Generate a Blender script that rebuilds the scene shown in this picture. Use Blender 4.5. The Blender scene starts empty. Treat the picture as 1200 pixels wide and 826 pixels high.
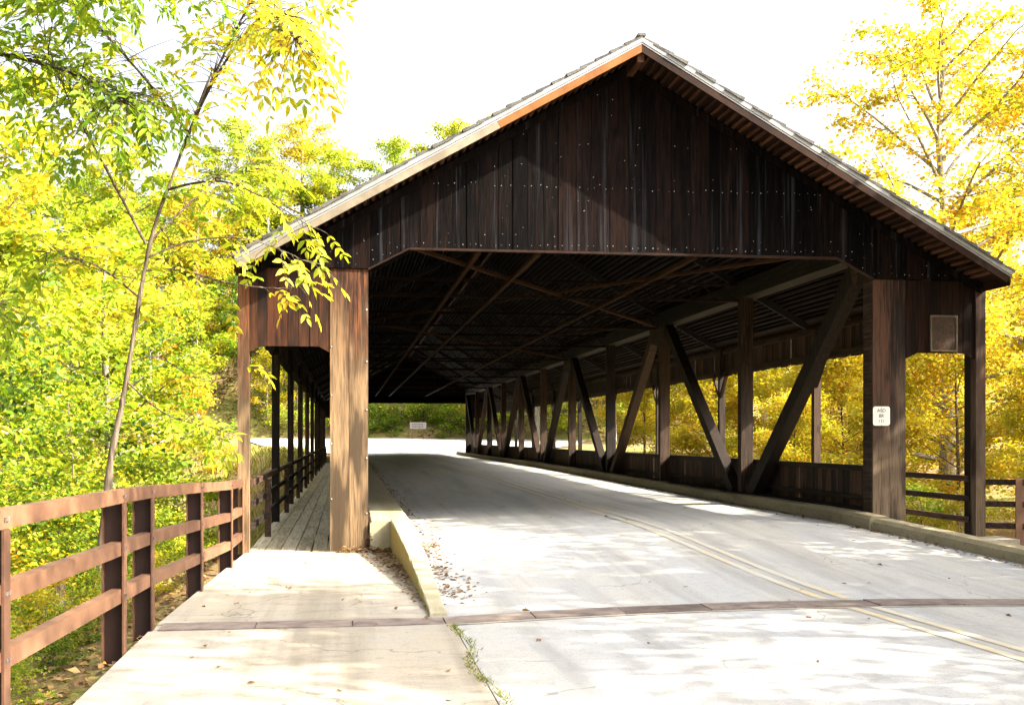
import bpy, bmesh, math, random
import numpy as np
from mathutils import Vector, Matrix

# ------------------------------------------------------------------ camera, sky, sun, exposure
scene = bpy.context.scene
COL = scene.collection
cam_d = bpy.data.cameras.new("camera")
cam = bpy.data.objects.new("camera", cam_d); COL.objects.link(cam)
cam.location = (-4.187, -17.189, 1.65)
cam.rotation_euler = (math.radians(90), 0, math.radians(-8.041))
cam_d.sensor_width = 36; cam_d.sensor_fit = 'HORIZONTAL'
cam_d.lens = 41.29
cam_d.shift_y = 0.0827
cam_d.clip_start = 0.1; cam_d.clip_end = 3000
scene.camera = cam

TOSUN = Vector((1.2, -0.57, 1.0)).normalized()
SUN_EL = math.asin(TOSUN.z)
SUN_AZ = math.atan2(TOSUN.x, TOSUN.y)
world = bpy.data.worlds.new("World"); scene.world = world; world.use_nodes = True
wn = world.node_tree; wn.nodes.clear()
sky = wn.nodes.new('ShaderNodeTexSky'); sky.sky_type = 'NISHITA'; sky.sun_disc = False
sky.sun_elevation = SUN_EL; sky.sun_rotation = SUN_AZ
sky.air_density = 0.6; sky.dust_density = 10.0; sky.ozone_density = 1.0; sky.altitude = 300
bg = wn.nodes.new('ShaderNodeBackground'); bg.inputs['Strength'].default_value = 0.15
wo = wn.nodes.new('ShaderNodeOutputWorld')
veil = wn.nodes.new('ShaderNodeHueSaturation'); veil.inputs['Saturation'].default_value = 0.40   # thin even veil of high cloud
wn.links.new(sky.outputs[0], veil.inputs['Color']); wn.links.new(veil.outputs[0], bg.inputs[0]); wn.links.new(bg.outputs[0], wo.inputs[0])
sun_d = bpy.data.lights.new("sun", 'SUN'); sun_d.energy = 4.0; sun_d.angle = math.radians(0.5)
sun_d.color = (1.0, 0.91, 0.74)
sun = bpy.data.objects.new("sun", sun_d); COL.objects.link(sun)
sun.rotation_euler = TOSUN.to_track_quat('Z', 'Y').to_euler(); sun.location = (20, -15, 30)
scene.view_settings.view_transform = 'Standard'; scene.view_settings.look = 'None'
scene.view_settings.gamma = 1.0; scene.view_settings.use_curve_mapping = False
scene.view_settings.exposure = 2.55
cy = scene.cycles
cy.max_bounces = 7; cy.diffuse_bounces = 4; cy.glossy_bounces = 2; cy.transmission_bounces = 4; cy.transparent_max_bounces = 4
cy.use_denoising = True
cy.sample_clamp_indirect = 8.0

R = random.Random(11)
NP = np.random.default_rng(7)
S = 6.259            # truss panel length
LEN = 10 * S         # bridge length
SL = 0.568           # roof slope

# ------------------------------------------------------------------ materials
MATS = {}
def new_mat(name):
    m = bpy.data.materials.new(name); m.use_nodes = True
    nt = m.node_tree; nt.nodes.clear()
    out = nt.nodes.new('ShaderNodeOutputMaterial')
    MATS[name] = m
    return m, nt, out
def N(nt, t, **kw):
    n = nt.nodes.new(t)
    for k, v in kw.items(): setattr(n, k, v)
    return n
def L(nt, a, b): nt.links.new(a, b)
def ramp(nt, fac, stops):
    r = N(nt, 'ShaderNodeValToRGB'); els = r.color_ramp.elements
    while len(els) < len(stops): els.new(0.5)
    for e, (p, c) in zip(els, stops):
        e.position = p; e.color = (c[0], c[1], c[2], 1) if len(c) == 3 else c
    L(nt, fac, r.inputs[0]); return r.outputs[0]
def mathn(nt, op, a, b=None, clamp=False):
    n = N(nt, 'ShaderNodeMath', operation=op); n.use_clamp = clamp
    for i, v in enumerate((a, b)):
        if v is None: continue
        if isinstance(v, (int, float)): n.inputs[i].default_value = v
        else: L(nt, v, n.inputs[i])
    return n.outputs[0]
def mixc(nt, fac, a, b, mode='MIX'):
    n = N(nt, 'ShaderNodeMix', data_type='RGBA', blend_type=mode)
    for s, v in ((n.inputs[0], fac), (n.inputs[6], a), (n.inputs[7], b)):
        if isinstance(v, (int, float)): s.default_value = v
        elif isinstance(v, tuple): s.default_value = (v[0], v[1], v[2], 1)
        else: L(nt, v, s)
    return n.outputs[2]
def noise(nt, vec, scale, detail=4, rough=0.6, scl=None, off=None):
    mp = N(nt, 'ShaderNodeMapping')
    L(nt, vec, mp.inputs[0])
    if scl: mp.inputs['Scale'].default_value = scl
    if off is not None: L(nt, off, mp.inputs['Location'])
    n = N(nt, 'ShaderNodeTexNoise'); n.inputs['Scale'].default_value = scale
    n.inputs['Detail'].default_value = detail; n.inputs['Roughness'].default_value = rough
    L(nt, mp.outputs[0], n.inputs['Vector']); return n.outputs[0]
def maprange(nt, v, a, b, c=0.0, d=1.0):
    n = N(nt, 'ShaderNodeMapRange'); L(nt, v, n.inputs[0])
    for i, x in enumerate((a, b, c, d)): n.inputs[i + 1].default_value = x
    return n.outputs[0]

def wood(name, dark, mid, light, axis='z', rough=0.7, weather=None, wz=(0.0, 3.2), streak=None, spec=0.2, tint=0.30):
    """weathered plank wood: grain along axis, each board its own tone; weather = bleached colour towards the ground"""
    m, nt, out = new_mat(name)
    geo = N(nt, 'ShaderNodeNewGeometry'); oi = N(nt, 'ShaderNodeObjectInfo')
    pos = geo.outputs['Position']
    off = N(nt, 'ShaderNodeCombineXYZ')
    r100 = mathn(nt, 'MULTIPLY', oi.outputs['Random'], 57.0)
    for i in range(3): L(nt, r100, off.inputs[i])
    g = {'z': (22, 22, 1.1), 'y': (22, 1.1, 22), 'x': (1.1, 22, 22)}[axis]
    fine = {'z': (75, 75, 3.5), 'y': (75, 3.5, 75), 'x': (3.5, 75, 75)}[axis]
    blot = {'z': (2.4, 2.4, 0.7), 'y': (2.4, 0.7, 2.4), 'x': (0.7, 2.4, 2.4)}[axis]
    n1 = noise(nt, pos, 1.0, 5, 0.65, g, off.outputs[0])
    n2 = noise(nt, pos, 1.0, 3, 0.6, fine, off.outputs[0])
    n3 = noise(nt, pos, 1.0, 3, 0.5, blot, off.outputs[0])
    v = mathn(nt, 'ADD', mathn(nt, 'MULTIPLY', n1, 0.62), mathn(nt, 'MULTIPLY', n2, 0.38))
    v = vg = mathn(nt, 'ADD', mathn(nt, 'MULTIPLY', mathn(nt, 'SUBTRACT', v, 0.5), 1.75), 0.5)
    v = mathn(nt, 'ADD', v, mathn(nt, 'MULTIPLY', mathn(nt, 'SUBTRACT', oi.outputs['Random'], 0.5), tint))
    c = ramp(nt, v, [(0.36, dark), (0.51, mid), (0.68, light)])
    kn = N(nt, 'ShaderNodeTexVoronoi'); kn.inputs['Scale'].default_value = 1.0       # scattered knots
    km = N(nt, 'ShaderNodeMapping'); km.inputs['Scale'].default_value = {'z': (5, 5, 1.6), 'y': (5, 1.6, 5), 'x': (1.6, 5, 5)}[axis]
    L(nt, pos, km.inputs[0]); L(nt, off.outputs[0], km.inputs['Location']); L(nt, km.outputs[0], kn.inputs['Vector'])
    c = mixc(nt, mathn(nt, 'MULTIPLY', maprange(nt, kn.outputs['Distance'], .20, .08), .7), c, tuple(x * .5 for x in dark))
    if streak:
        s = maprange(nt, noise(nt, pos, 1.0, 4, 0.7, {'z': (9, 9, 0.22), 'y': (9, .22, 9), 'x': (.22, 9, 9)}[axis], off.outputs[0]), 0.58, 0.74)
        c = mixc(nt, mathn(nt, 'MULTIPLY', s, 0.9), c, streak)
    if weather:
        sep = N(nt, 'ShaderNodeSeparateXYZ'); L(nt, pos, sep.inputs[0])
        z = mathn(nt, 'ADD', sep.outputs[2], mathn(nt, 'MULTIPLY', mathn(nt, 'SUBTRACT', n3, 0.5), 2.6))
        z = mathn(nt, 'ADD', z, mathn(nt, 'MULTIPLY', mathn(nt, 'SUBTRACT', n1, 0.5), 1.6))
        f = maprange(nt, z, wz[1], wz[0])
        wc = ramp(nt, vg,
                  [(0.3, tuple(x * 0.42 for x in weather)), (0.5, weather), (0.72, tuple(min(1, x * 1.45) for x in weather))])
        st = maprange(nt, mathn(nt, 'ADD', mathn(nt, 'MULTIPLY', n3, .75), mathn(nt, 'MULTIPLY', n1, .25)), 0.48, 0.56)
        wc = mixc(nt, mathn(nt, 'MULTIPLY', st, 0.9), wc, tuple(x * 0.18 for x in weather))
        c = mixc(nt, f, c, wc)
    b = N(nt, 'ShaderNodeBsdfPrincipled'); L(nt, c, b.inputs['Base Color'])
    b.inputs['Roughness'].default_value = rough; b.inputs['Specular IOR Level'].default_value = spec
    bp = N(nt, 'ShaderNodeBump'); bp.inputs['Strength'].default_value = 0.5; bp.inputs['Distance'].default_value = 0.006
    L(nt, v, bp.inputs['Height']); L(nt, bp.outputs[0], b.inputs['Normal'])
    L(nt, b.outputs[0], out.inputs[0]); return m

def simple(name, c, rough=0.7, var=0.25, scale=8.0, metal=0.0, spec=0.4, c2=None, bump=0.0, bscale=60.0):
    m, nt, out = new_mat(name)
    geo = N(nt, 'ShaderNodeNewGeometry'); oi = N(nt, 'ShaderNodeObjectInfo')
    n1 = noise(nt, geo.outputs['Position'], scale, 6, 0.65)
    v = mathn(nt, 'ADD', n1, mathn(nt, 'MULTIPLY', mathn(nt, 'SUBTRACT', oi.outputs['Random'], .5), 0.25))
    c2 = c2 or tuple(x * (1 - var) for x in c)
    col = ramp(nt, v, [(0.35, c2), (0.65, c)])
    b = N(nt, 'ShaderNodeBsdfPrincipled'); L(nt, col, b.inputs['Base Color'])
    b.inputs['Roughness'].default_value = rough; b.inputs['Metallic'].default_value = metal
    b.inputs['Specular IOR Level'].default_value = spec
    if bump:
        bp = N(nt, 'ShaderNodeBump'); bp.inputs['Strength'].default_value = bump; bp.inputs['Distance'].default_value = 0.01
        L(nt, noise(nt, geo.outputs['Position'], bscale, 5, 0.7), bp.inputs['Height']); L(nt, bp.outputs[0], b.inputs['Normal'])
    L(nt, b.outputs[0], out.inputs[0]); return m

def concrete(name, c, warm, stain, scl=(1, 1, 1), crack=True, spots=0.4, moss=None):
    m, nt, out = new_mat(name)
    geo = N(nt, 'ShaderNodeNewGeometry'); p = geo.outputs['Position']
    big = noise(nt, p, 0.55, 5, 0.6, (1.6, 0.5, 1)); midn = noise(nt, p, 3.0, 6, 0.7, scl); fine = noise(nt, p, 70, 4, 0.8); streaks = noise(nt, p, 1.0, 4, .6, (2.6, .10, 1)); dirt = noise(nt, p, 9, 5, .75)
    pits = noise(nt, p, 38, 2, 0.5)
    col = mixc(nt, maprange(nt, big, 0.35, 0.65), c, warm)
    col = mixc(nt, mathn(nt, 'MULTIPLY', maprange(nt, midn, 0.50, 0.72), 0.75), col, stain)
    col = mixc(nt, mathn(nt, 'MULTIPLY', maprange(nt, fine, 0.38, 0.66), 0.42), col, tuple(x * 0.45 for x in c))
    col = mixc(nt, mathn(nt, 'MULTIPLY', maprange(nt, streaks, .48, .66), .45), col, tuple(x * .62 for x in stain))
    col = mixc(nt, mathn(nt, 'MULTIPLY', maprange(nt, dirt, .56, .72), .45), col, tuple(x * .5 for x in stain))
    col = mixc(nt, mathn(nt, 'MULTIPLY', maprange(nt, pits, 0.64, 0.70), spots), col, tuple(x * 0.3 for x in stain))
    if moss:                      # algae stain on the upright faces
        sp = N(nt, 'ShaderNodeSeparateXYZ'); L(nt, geo.outputs['Normal'], sp.inputs[0])
        up = maprange(nt, mathn(nt, 'ADD', mathn(nt, 'ABSOLUTE', sp.outputs[2]), mathn(nt, 'ABSOLUTE', sp.outputs[1])), .7, .2)
        col = mixc(nt, mathn(nt, 'MULTIPLY', up, maprange(nt, midn, .3, .55, .5, 1)), col, moss)
    if crack:
        v = N(nt, 'ShaderNodeTexVoronoi', feature='DISTANCE_TO_EDGE'); v.inputs['Scale'].default_value = 0.33
        wv = N(nt, 'ShaderNodeVectorMath', operation='ADD'); L(nt, p, wv.inputs[0])
        nn = N(nt, 'ShaderNodeTexNoise'); nn.inputs['Scale'].default_value = 1.2; nn.inputs['Detail'].default_value = 6; L(nt, p, nn.inputs['Vector'])
        L(nt, nn.outputs['Color'], wv.inputs[1]); L(nt, wv.outputs[0], v.inputs['Vector'])
        cr = mathn(nt, 'MULTIPLY', maprange(nt, v.outputs['Distance'], 0.004, 0.0015), maprange(nt, big, 0.44, 0.52))
        col = mixc(nt, mathn(nt, 'MULTIPLY', cr, 0.5), col, tuple(x * 0.3 for x in stain))
    b = N(nt, 'ShaderNodeBsdfPrincipled'); L(nt, col, b.inputs['Base Color'])
    b.inputs['Roughness'].default_value = 0.85; b.inputs['Specular IOR Level'].default_value = 0.25
    bp = N(nt, 'ShaderNodeBump'); bp.inputs['Strength'].default_value = 0.35; bp.inputs['Distance'].default_value = 0.006
    L(nt, mathn(nt, 'ADD', fine, midn), bp.inputs['Height']); L(nt, bp.outputs[0], b.inputs['Normal'])
    L(nt, b.outputs[0], out.inputs[0]); return m

def leaf_mat(name, stops, trans=0.58, single=False, shift=0.25):
    m, nt, out = new_mat(name)
    at = N(nt, 'ShaderNodeAttribute'); at.attribute_name = 'tone'
    if single: at.attribute_type = 'OBJECT'
    oi = N(nt, 'ShaderNodeObjectInfo')
    v = at.outputs['Fac']
    if not single:
        v = mathn(nt, 'ADD', v, mathn(nt, 'MULTIPLY', mathn(nt, 'SUBTRACT', oi.outputs['Random'], .5), shift))
    col = ramp(nt, v, stops)
    d = N(nt, 'ShaderNodeBsdfPrincipled'); L(nt, col, d.inputs['Base Color']); d.inputs['Roughness'].default_value = 0.55
    d.inputs['Specular IOR Level'].default_value = 0.3
    t = N(nt, 'ShaderNodeBsdfTranslucent'); L(nt, mixc(nt, 1.0, col, (1.0, 1.0, 0.65), 'MULTIPLY'), t.inputs[0])
    mx = N(nt, 'ShaderNodeMixShader'); mx.inputs[0].default_value = trans
    L(nt, d.outputs[0], mx.inputs[1]); L(nt, t.outputs[0], mx.inputs[2]); L(nt, mx.outputs[0], out.inputs[0]); return m

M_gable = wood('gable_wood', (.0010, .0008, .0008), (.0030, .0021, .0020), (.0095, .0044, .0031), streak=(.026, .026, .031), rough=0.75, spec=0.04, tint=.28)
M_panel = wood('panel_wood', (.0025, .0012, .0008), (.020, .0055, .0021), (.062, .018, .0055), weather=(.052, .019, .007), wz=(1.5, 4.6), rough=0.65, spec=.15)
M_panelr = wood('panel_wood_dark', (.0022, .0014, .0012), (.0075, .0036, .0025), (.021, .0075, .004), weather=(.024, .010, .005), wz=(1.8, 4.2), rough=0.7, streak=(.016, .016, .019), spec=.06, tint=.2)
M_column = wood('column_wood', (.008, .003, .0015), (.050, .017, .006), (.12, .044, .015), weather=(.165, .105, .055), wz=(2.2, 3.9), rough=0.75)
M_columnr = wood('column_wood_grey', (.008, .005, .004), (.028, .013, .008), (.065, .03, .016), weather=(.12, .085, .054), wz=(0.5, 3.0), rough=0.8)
M_truss = wood('truss_wood', (.005, .0032, .0020), (.018, .0098, .0055), (.045, .025, .013), rough=0.75)
M_trussy = wood('truss_wood_long', (.005, .0032, .0020), (.018, .0098, .0055), (.045, .025, .013), axis='y', rough=0.75)
M_trussx = wood('truss_wood_cross', (.005, .0032, .0020), (.018, .0098, .0055), (.045, .025, .013), axis='x', rough=0.75)
M_rafter = simple('dark_rafter_wood', (.008, .005, .0035), 0.8)
M_inner = wood('inner_board_wood', (.008, .005, .003), (.026, .014, .008), (.065, .034, .018), rough=0.8)
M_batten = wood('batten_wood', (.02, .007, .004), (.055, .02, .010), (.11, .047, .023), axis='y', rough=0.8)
M_battenshade = wood('shaded_batten_wood', (.0012, .0006, .0005), (.0034, .0016, .0010), (.0085, .0038, .0022), axis='y', rough=0.85, spec=.05)  # darker copy of the batten wood: interior roof shade put into the colour
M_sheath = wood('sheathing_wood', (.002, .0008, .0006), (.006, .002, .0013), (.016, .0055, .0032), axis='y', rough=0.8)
M_rake = simple('rake_wood', (.20, .082, .022), 0.7, scale=3.0, c2=(.13, .05, .014), spec=.15)
M_rakepale = simple('rake_wood_pale', (.21, .175, .125), 0.75, scale=3.0, c2=(.13, .105, .075), spec=.15)
M_rakedark = simple('rake_wood_dark', (.024, .0105, .006), 0.7, scale=3.0, c2=(.010, .0045, .003), spec=.1)
M_deck = wood('deck_wood', (.30, .25, .17), (.47, .40, .28), (.58, .50, .37), axis='y', rough=0.85, tint=.18)
M_railw = wood('dark_rail_wood', (.012, .008, .006), (.035, .020, .014), (.075, .04, .025), axis='y', rough=0.7)
M_corten = simple('brown_rail_paint', (.165, .080, .040), 0.6, scale=4.0, c2=(.075, .032, .016), bump=0.15)
M_webshade = simple('shaded_web_brown', (.032, .013, .007), 0.8, scale=6.0)  # shade inside the post channel, put into the web's colour
M_rust = simple('rusty_joint_steel', (.17, .135, .115), 0.7, scale=6.0, c2=(.07, .05, .042), metal=0.1, bump=0.3)
M_nail = simple('galvanised_nail', (.42, .42, .41), 0.35, metal=0.6)
M_shingle = simple('grey_shingle', (.085, .08, .07), 0.9, scale=6.0, c2=(.03, .028, .025), bump=0.8)
M_metal = simple('drip_edge_metal', (.22, .22, .215), 0.45, metal=0.3, scale=3.0, var=0.15)
M_steel = simple('painted_joist_steel', (.019, .011, .007), 0.8, scale=7.0, var=0.5, spec=.05)
M_brace = simple('brace_steel', (.050, .023, .011), 0.8, scale=5.0, var=0.4, spec=.05)
M_bronze = simple('bronze_plaque', (.07, .032, .016), 0.6, scale=9.0, metal=0.0, spec=.15, c2=(.03, .021, .014), bump=0.5, bscale=45.0)
M_bronzer = simple('bronze_rim', (.085, .06, .04), 0.5, scale=20.0, metal=0.1)
M_signw = simple('white_sign_paint', (.78, .76, .66), 0.5, scale=9.0, var=0.12)
M_signdull = simple('dull_sign_paint', (.20, .185, .165), 0.6, scale=9.0, var=0.2)
M_ink = simple('sign_ink', (.05, .06, .06), 0.6)
M_inkred = simple('faded_red_ink', (.085, .05, .045), 0.6)
M_stake = simple('sign_stake', (.10, .06, .035), 0.8)
M_road = concrete('road_concrete', (.32, .322, .318), (.36, .345, .305), (.25, .245, .225), (1.3, .25, 1))
M_walk = concrete('sidewalk_concrete', (.285, .265, .225), (.32, .275, .205), (.19, .155, .11), (.4, 1.4, 1))
M_kerb = concrete('kerb_concrete', (.22, .185, .105), (.27, .23, .14), (.12, .10, .045), (1, 1, 2), crack=False, spots=0.6)
M_kerbl = concrete('kerb_wall_concrete', (.34, .31, .22), (.36, .32, .20), (.26, .21, .09), (1, 1, 2), crack=False, spots=0.4, moss=(.27, .205, .055))
M_abut = concrete('abutment_concrete', (.30, .28, .24), (.30, .26, .2), (.16, .14, .1), crack=False)
M_bark = wood('bark', (.03, .021, .015), (.075, .055, .038), (.14, .11, .08), rough=0.9)
M_barkpale = wood('pale_bark', (.09, .078, .06), (.20, .175, .14), (.32, .29, .24), rough=0.9)

def line_mat():
    m, nt, out = new_mat('worn_yellow_line')
    geo = N(nt, 'ShaderNodeNewGeometry'); p = geo.outputs['Position']
    w = noise(nt, p, 14, 6, 0.8, (1, .35, 1)); w2 = noise(nt, p, 0.8, 3, 0.5)
    f = maprange(nt, mathn(nt, 'ADD', mathn(nt, 'MULTIPLY', w, .6), mathn(nt, 'MULTIPLY', w2, .5)), 0.32, 0.60)
    col = mixc(nt, f, (.42, .305, .095), (.33, .315, .27))
    b = N(nt, 'ShaderNodeBsdfPrincipled'); L(nt, col, b.inputs['Base Color']); b.inputs['Roughness'].default_value = .8
    L(nt, b.outputs[0], out.inputs[0]); return m
M_line = line_mat()

def ground_mat():
    m, nt, out = new_mat('ground_cover')
    geo = N(nt, 'ShaderNodeNewGeometry'); p = geo.outputs['Position']
    a = noise(nt, p, 0.12, 5, 0.6); b_ = noise(nt, p, 1.5, 6, 0.75); f = noise(nt, p, 22, 5, 0.8)
    lit = ramp(nt, f, [(0.3, (.05, .03, .015)), (0.5, (.19, .12, .06)), (0.7, (.36, .25, .12))])
    gr = ramp(nt, f, [(0.3, (.05, .06, .012)), (0.55, (.17, .17, .04)), (0.75, (.32, .28, .09))])
    col = mixc(nt, maprange(nt, mathn(nt, 'ADD', mathn(nt, 'MULTIPLY', a, .6), mathn(nt, 'MULTIPLY', b_, .4)), 0.44, 0.58), lit, gr)
    bs = N(nt, 'ShaderNodeBsdfPrincipled'); L(nt, col, bs.inputs['Base Color']); bs.inputs['Roughness'].default_value = .95
    bs.inputs['Specular IOR Level'].default_value = 0.1
    bp = N(nt, 'ShaderNodeBump'); bp.inputs['Strength'].default_value = 0.9; bp.inputs['Distance'].default_value = 0.05
    L(nt, f, bp.inputs['Height']); L(nt, bp.outputs[0], bs.inputs['Normal'])
    L(nt, bs.outputs[0], out.inputs[0]); return m
M_ground = ground_mat()
def water_mat():
    m, nt, out = new_mat('creek_water')
    geo = N(nt, 'ShaderNodeNewGeometry')
    b = N(nt, 'ShaderNodeBsdfPrincipled'); b.inputs['Base Color'].default_value = (.05, .055, .03, 1); b.inputs['Roughness'].default_value = .06
    bp = N(nt, 'ShaderNodeBump'); bp.inputs['Strength'].default_value = .25; bp.inputs['Distance'].default_value = .05
    L(nt, noise(nt, geo.outputs['Position'], 2.5, 4, .6, (.6, 1.5, 1)), bp.inputs['Height']); L(nt, bp.outputs[0], b.inputs['Normal'])
    L(nt, b.outputs[0], out.inputs[0]); return m
M_water = water_mat()

G_dk, G_md, YG, YL, OR, RD = (.05, .10, .008), (.14, .24, .012), (.32, .36, .02), (.54, .43, .025), (.55, .27, .02), (.38, .12, .02)
ML_green = leaf_mat('leaves_green', [(0, G_dk), (.4, G_md), (.8, YG), (1, YL)])
ML_yg = leaf_mat('leaves_yellow_green', [(0, G_md), (.45, (.25, .33, .02)), (.85, (.38, .39, .025)), (1, YL)])
ML_yellow = leaf_mat('leaves_yellow', [(0, YG), (.3, (.46, .38, .03)), (.7, YL), (1, OR)])
ML_gold = leaf_mat('leaves_gold', [(0, (.34, .35, .025)), (.35, (.50, .41, .025)), (.8, (.54, .37, .022)), (1, OR)])
ML_orange = leaf_mat('leaves_orange', [(0, YL), (.5, OR), (1, RD)])
ML_hick = leaf_mat('leaves_hickory', [(0, (.06, .12, .008)), (.35, (.16, .27, .012)), (.65, (.36, .39, .02)), (.85, (.56, .44, .025)), (1, (.56, .34, .025))], shift=0)
ML_single = leaf_mat('leaf_single', [(0, (.06, .12, .008)), (.35, (.16, .27, .012)), (.65, (.36, .39, .02)), (.85, (.56, .44, .025)), (1, (.56, .34, .025))], single=True)
ML_litter = leaf_mat('fallen_leaf', [(0, (.05, .026, .012)), (.4, (.13, .07, .03)), (.75, (.22, .13, .05)), (1, (.34, .23, .04))], trans=0.15)
ML_grass = leaf_mat('grass_blade', [(0, (.06, .09, .012)), (.5, (.24, .26, .04)), (1, (.48, .40, .12))], trans=0.35)
ML_under = leaf_mat('undergrowth_leaf', [(0, (.02, .04, .006)), (.35, (.07, .10, .014)), (.6, (.16, .14, .03)), (.8, (.17, .095, .035)), (1, (.12, .07, .035))], trans=0.35, shift=0)

# ------------------------------------------------------------------ helpers
def wloc(o):
    v = Vector((0, 0, 0))
    while o: v += o.location; o = o.parent
    return v
def link(o, parent=None):
    COL.objects.link(o)
    if parent: o.parent = parent
    return o
def tag(o, label=None, cat=None, group=None, kind=None):
    for k, v in (('label', label), ('category', cat), ('group', group), ('kind', kind)):
        if v: o[k] = v
    return o
def empty(name, loc):
    o = bpy.data.objects.new(name, None); o.location = loc; o.empty_display_size = 0.3
    return link(o)
def mesh_obj(name, verts, faces, mat, parent=None, smooth=False):
    base = wloc(parent) if parent else Vector((0, 0, 0))
    me = bpy.data.meshes.new(name)
    me.from_pydata([tuple(Vector(v) - base) for v in verts], [], faces); me.update()
    me.materials.append(mat)
    if smooth: me.polygons.foreach_set('use_smooth', [True] * len(me.polygons))
    o = bpy.data.objects.new(name, me); return link(o, parent)
CUBE_V = [(x, y, z) for z in (-.5, .5) for y in (-.5, .5) for x in (-.5, .5)]
CUBE_F = [(0, 2, 3, 1), (4, 5, 7, 6), (0, 1, 5, 4), (2, 6, 7, 3), (0, 4, 6, 2), (1, 3, 7, 5)]
_cubes = {}
def cube_mesh(mat):
    if mat.name not in _cubes:
        me = bpy.data.meshes.new('block_' + mat.name); me.from_pydata(CUBE_V, [], CUBE_F); me.materials.append(mat); _cubes[mat.name] = me
    return _cubes[mat.name]
def box(name, x0, x1, y0, y1, z0, z1, mat, parent=None, rot=None):
    o = bpy.data.objects.new(name, cube_mesh(mat))
    base = wloc(parent) if parent else Vector((0, 0, 0))
    o.location = Vector(((x0 + x1) / 2, (y0 + y1) / 2, (z0 + z1) / 2)) - base
    o.scale = (x1 - x0, y1 - y0, z1 - z0)
    if rot: o.rotation_euler = rot
    return link(o, parent)
def bar(name, a, b, w, t, mat, parent=None, up=(0, 0, 1)):
    """box beam from a to b; w across, t along up"""
    a, b = Vector(a), Vector(b); d = (b - a); ln = d.length; d.normalize()
    side = d.cross(Vector(up)).normalized(); u = side.cross(d).normalized()
    o = bpy.data.objects.new(name, cube_mesh(mat))
    m = Matrix((side, d, u)).transposed().to_4x4()
    base = wloc(parent) if parent else Vector((0, 0, 0))
    o.matrix_basis = Matrix.Translation((a + b) / 2 - base) @ m @ Matrix.Diagonal((w, ln, t, 1))
    return link(o, parent)
def boxes_vf(lst):
    V, F = [], []
    for (x0, x1, y0, y1, z0, z1) in lst:
        k = len(V)
        for (x, y, z) in CUBE_V: V.append((x0 if x < 0 else x1, y0 if y < 0 else y1, z0 if z < 0 else z1))
        F += [tuple(i + k for i in f) for f in CUBE_F]
    return V, F
def bars_vf(lst):
    V, F = [], []
    for a, b, w, t in lst:
        a, b = Vector(a), Vector(b); d = (b - a).normalized()
        up = Vector((0, 0, 1)) if abs(d.z) < .95 else Vector((1, 0, 0))
        s = d.cross(up).normalized(); u = s.cross(d)
        k = len(V)
        for (x, y, z) in CUBE_V:
            V.append(tuple((a if y < 0 else b) + s * (x * w) + u * (z * t)))
        F += [tuple(i + k for i in f) for f in CUBE_F]
    return V, F
def prism(name, poly, y0, y1, mat, parent=None):
    """polygon in XZ (counter-clockwise seen from -Y) extruded from y0 to y1"""
    n = len(poly)
    V = [(x, y0, z) for x, z in poly] + [(x, y1, z) for x, z in poly]
    F = [tuple(range(n)), tuple(range(2 * n - 1, n - 1, -1))]
    F += [(i, i + n, (i + 1) % n + n, (i + 1) % n) for i in range(n)]
    return mesh_obj(name, V, F, mat, parent)
def prism_x(name, poly, x0, x1, mat, parent=None):
    n = len(poly)
    V = [(x0, y, z) for y, z in poly] + [(x1, y, z) for y, z in poly]
    F = [tuple(range(n - 1, -1, -1)), tuple(range(n, 2 * n))]
    F += [(i, (i + 1) % n, (i + 1) % n + n, i + n) for i in range(n)]
    return mesh_obj(name, V, F, mat, parent)
def tri_mesh(name, co, tris, mat, tone=None):
    me = bpy.data.meshes.new(name)
    nv, nt_ = len(co), len(tris)
    me.vertices.add(nv); me.vertices.foreach_set('co', np.asarray(co, np.float32).ravel())
    me.loops.add(nt_ * 3); me.loops.foreach_set('vertex_index', np.asarray(tris, np.int32).ravel())
    me.polygons.add(nt_); me.polygons.foreach_set('loop_start', np.arange(0, nt_ * 3, 3, dtype=np.int32))
    me.polygons.foreach_set('loop_total', np.full(nt_, 3, np.int32))
    me.update(calc_edges=True)
    if tone is not None:
        a = me.attributes.new('tone', 'FLOAT', 'POINT'); a.data.foreach_set('value', np.asarray(tone, np.float32))
    me.materials.append(mat); return me

def unit(v): return v / np.maximum(np.linalg.norm(v, axis=-1, keepdims=True), 1e-9)
def leaves(pos, dirs, nrm, length, width, tone, rich=False):
    """pos (n,3), dirs, nrm unit-ish, length (n,), returns co, tris, tone per vertex"""
    n = len(pos); d = unit(dirs); s = unit(np.cross(d, nrm)); u = np.cross(s, d)
    Ln = length[:, None]; W = (length * width)[:, None]
    if rich:
        prof = [(0, 0, 0), (.28, -.42, .07), (.62, -.40, .04), (1, 0, -.10), (.62, .40, .04), (.28, .42, .07)]
        tri = np.array([(0, 3, 2), (0, 2, 1), (0, 4, 3), (0, 5, 4)])
    else:
        prof = [(0, 0, 0), (.45, -.5, .08), (1, 0, -.06), (.45, .5, .08)]
        tri = np.array([(0, 2, 1), (0, 3, 2)])
    k = len(prof)
    co = np.empty((n, k, 3))
    for i, (a, b, c) in enumerate(prof): co[:, i] = pos + d * Ln * a + s * W * b + u * Ln * c
    tris = (tri[None] + (np.arange(n) * k)[:, None, None]).reshape(-1, 3)
    return co.reshape(-1, 3), tris, np.repeat(tone, k)

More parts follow.
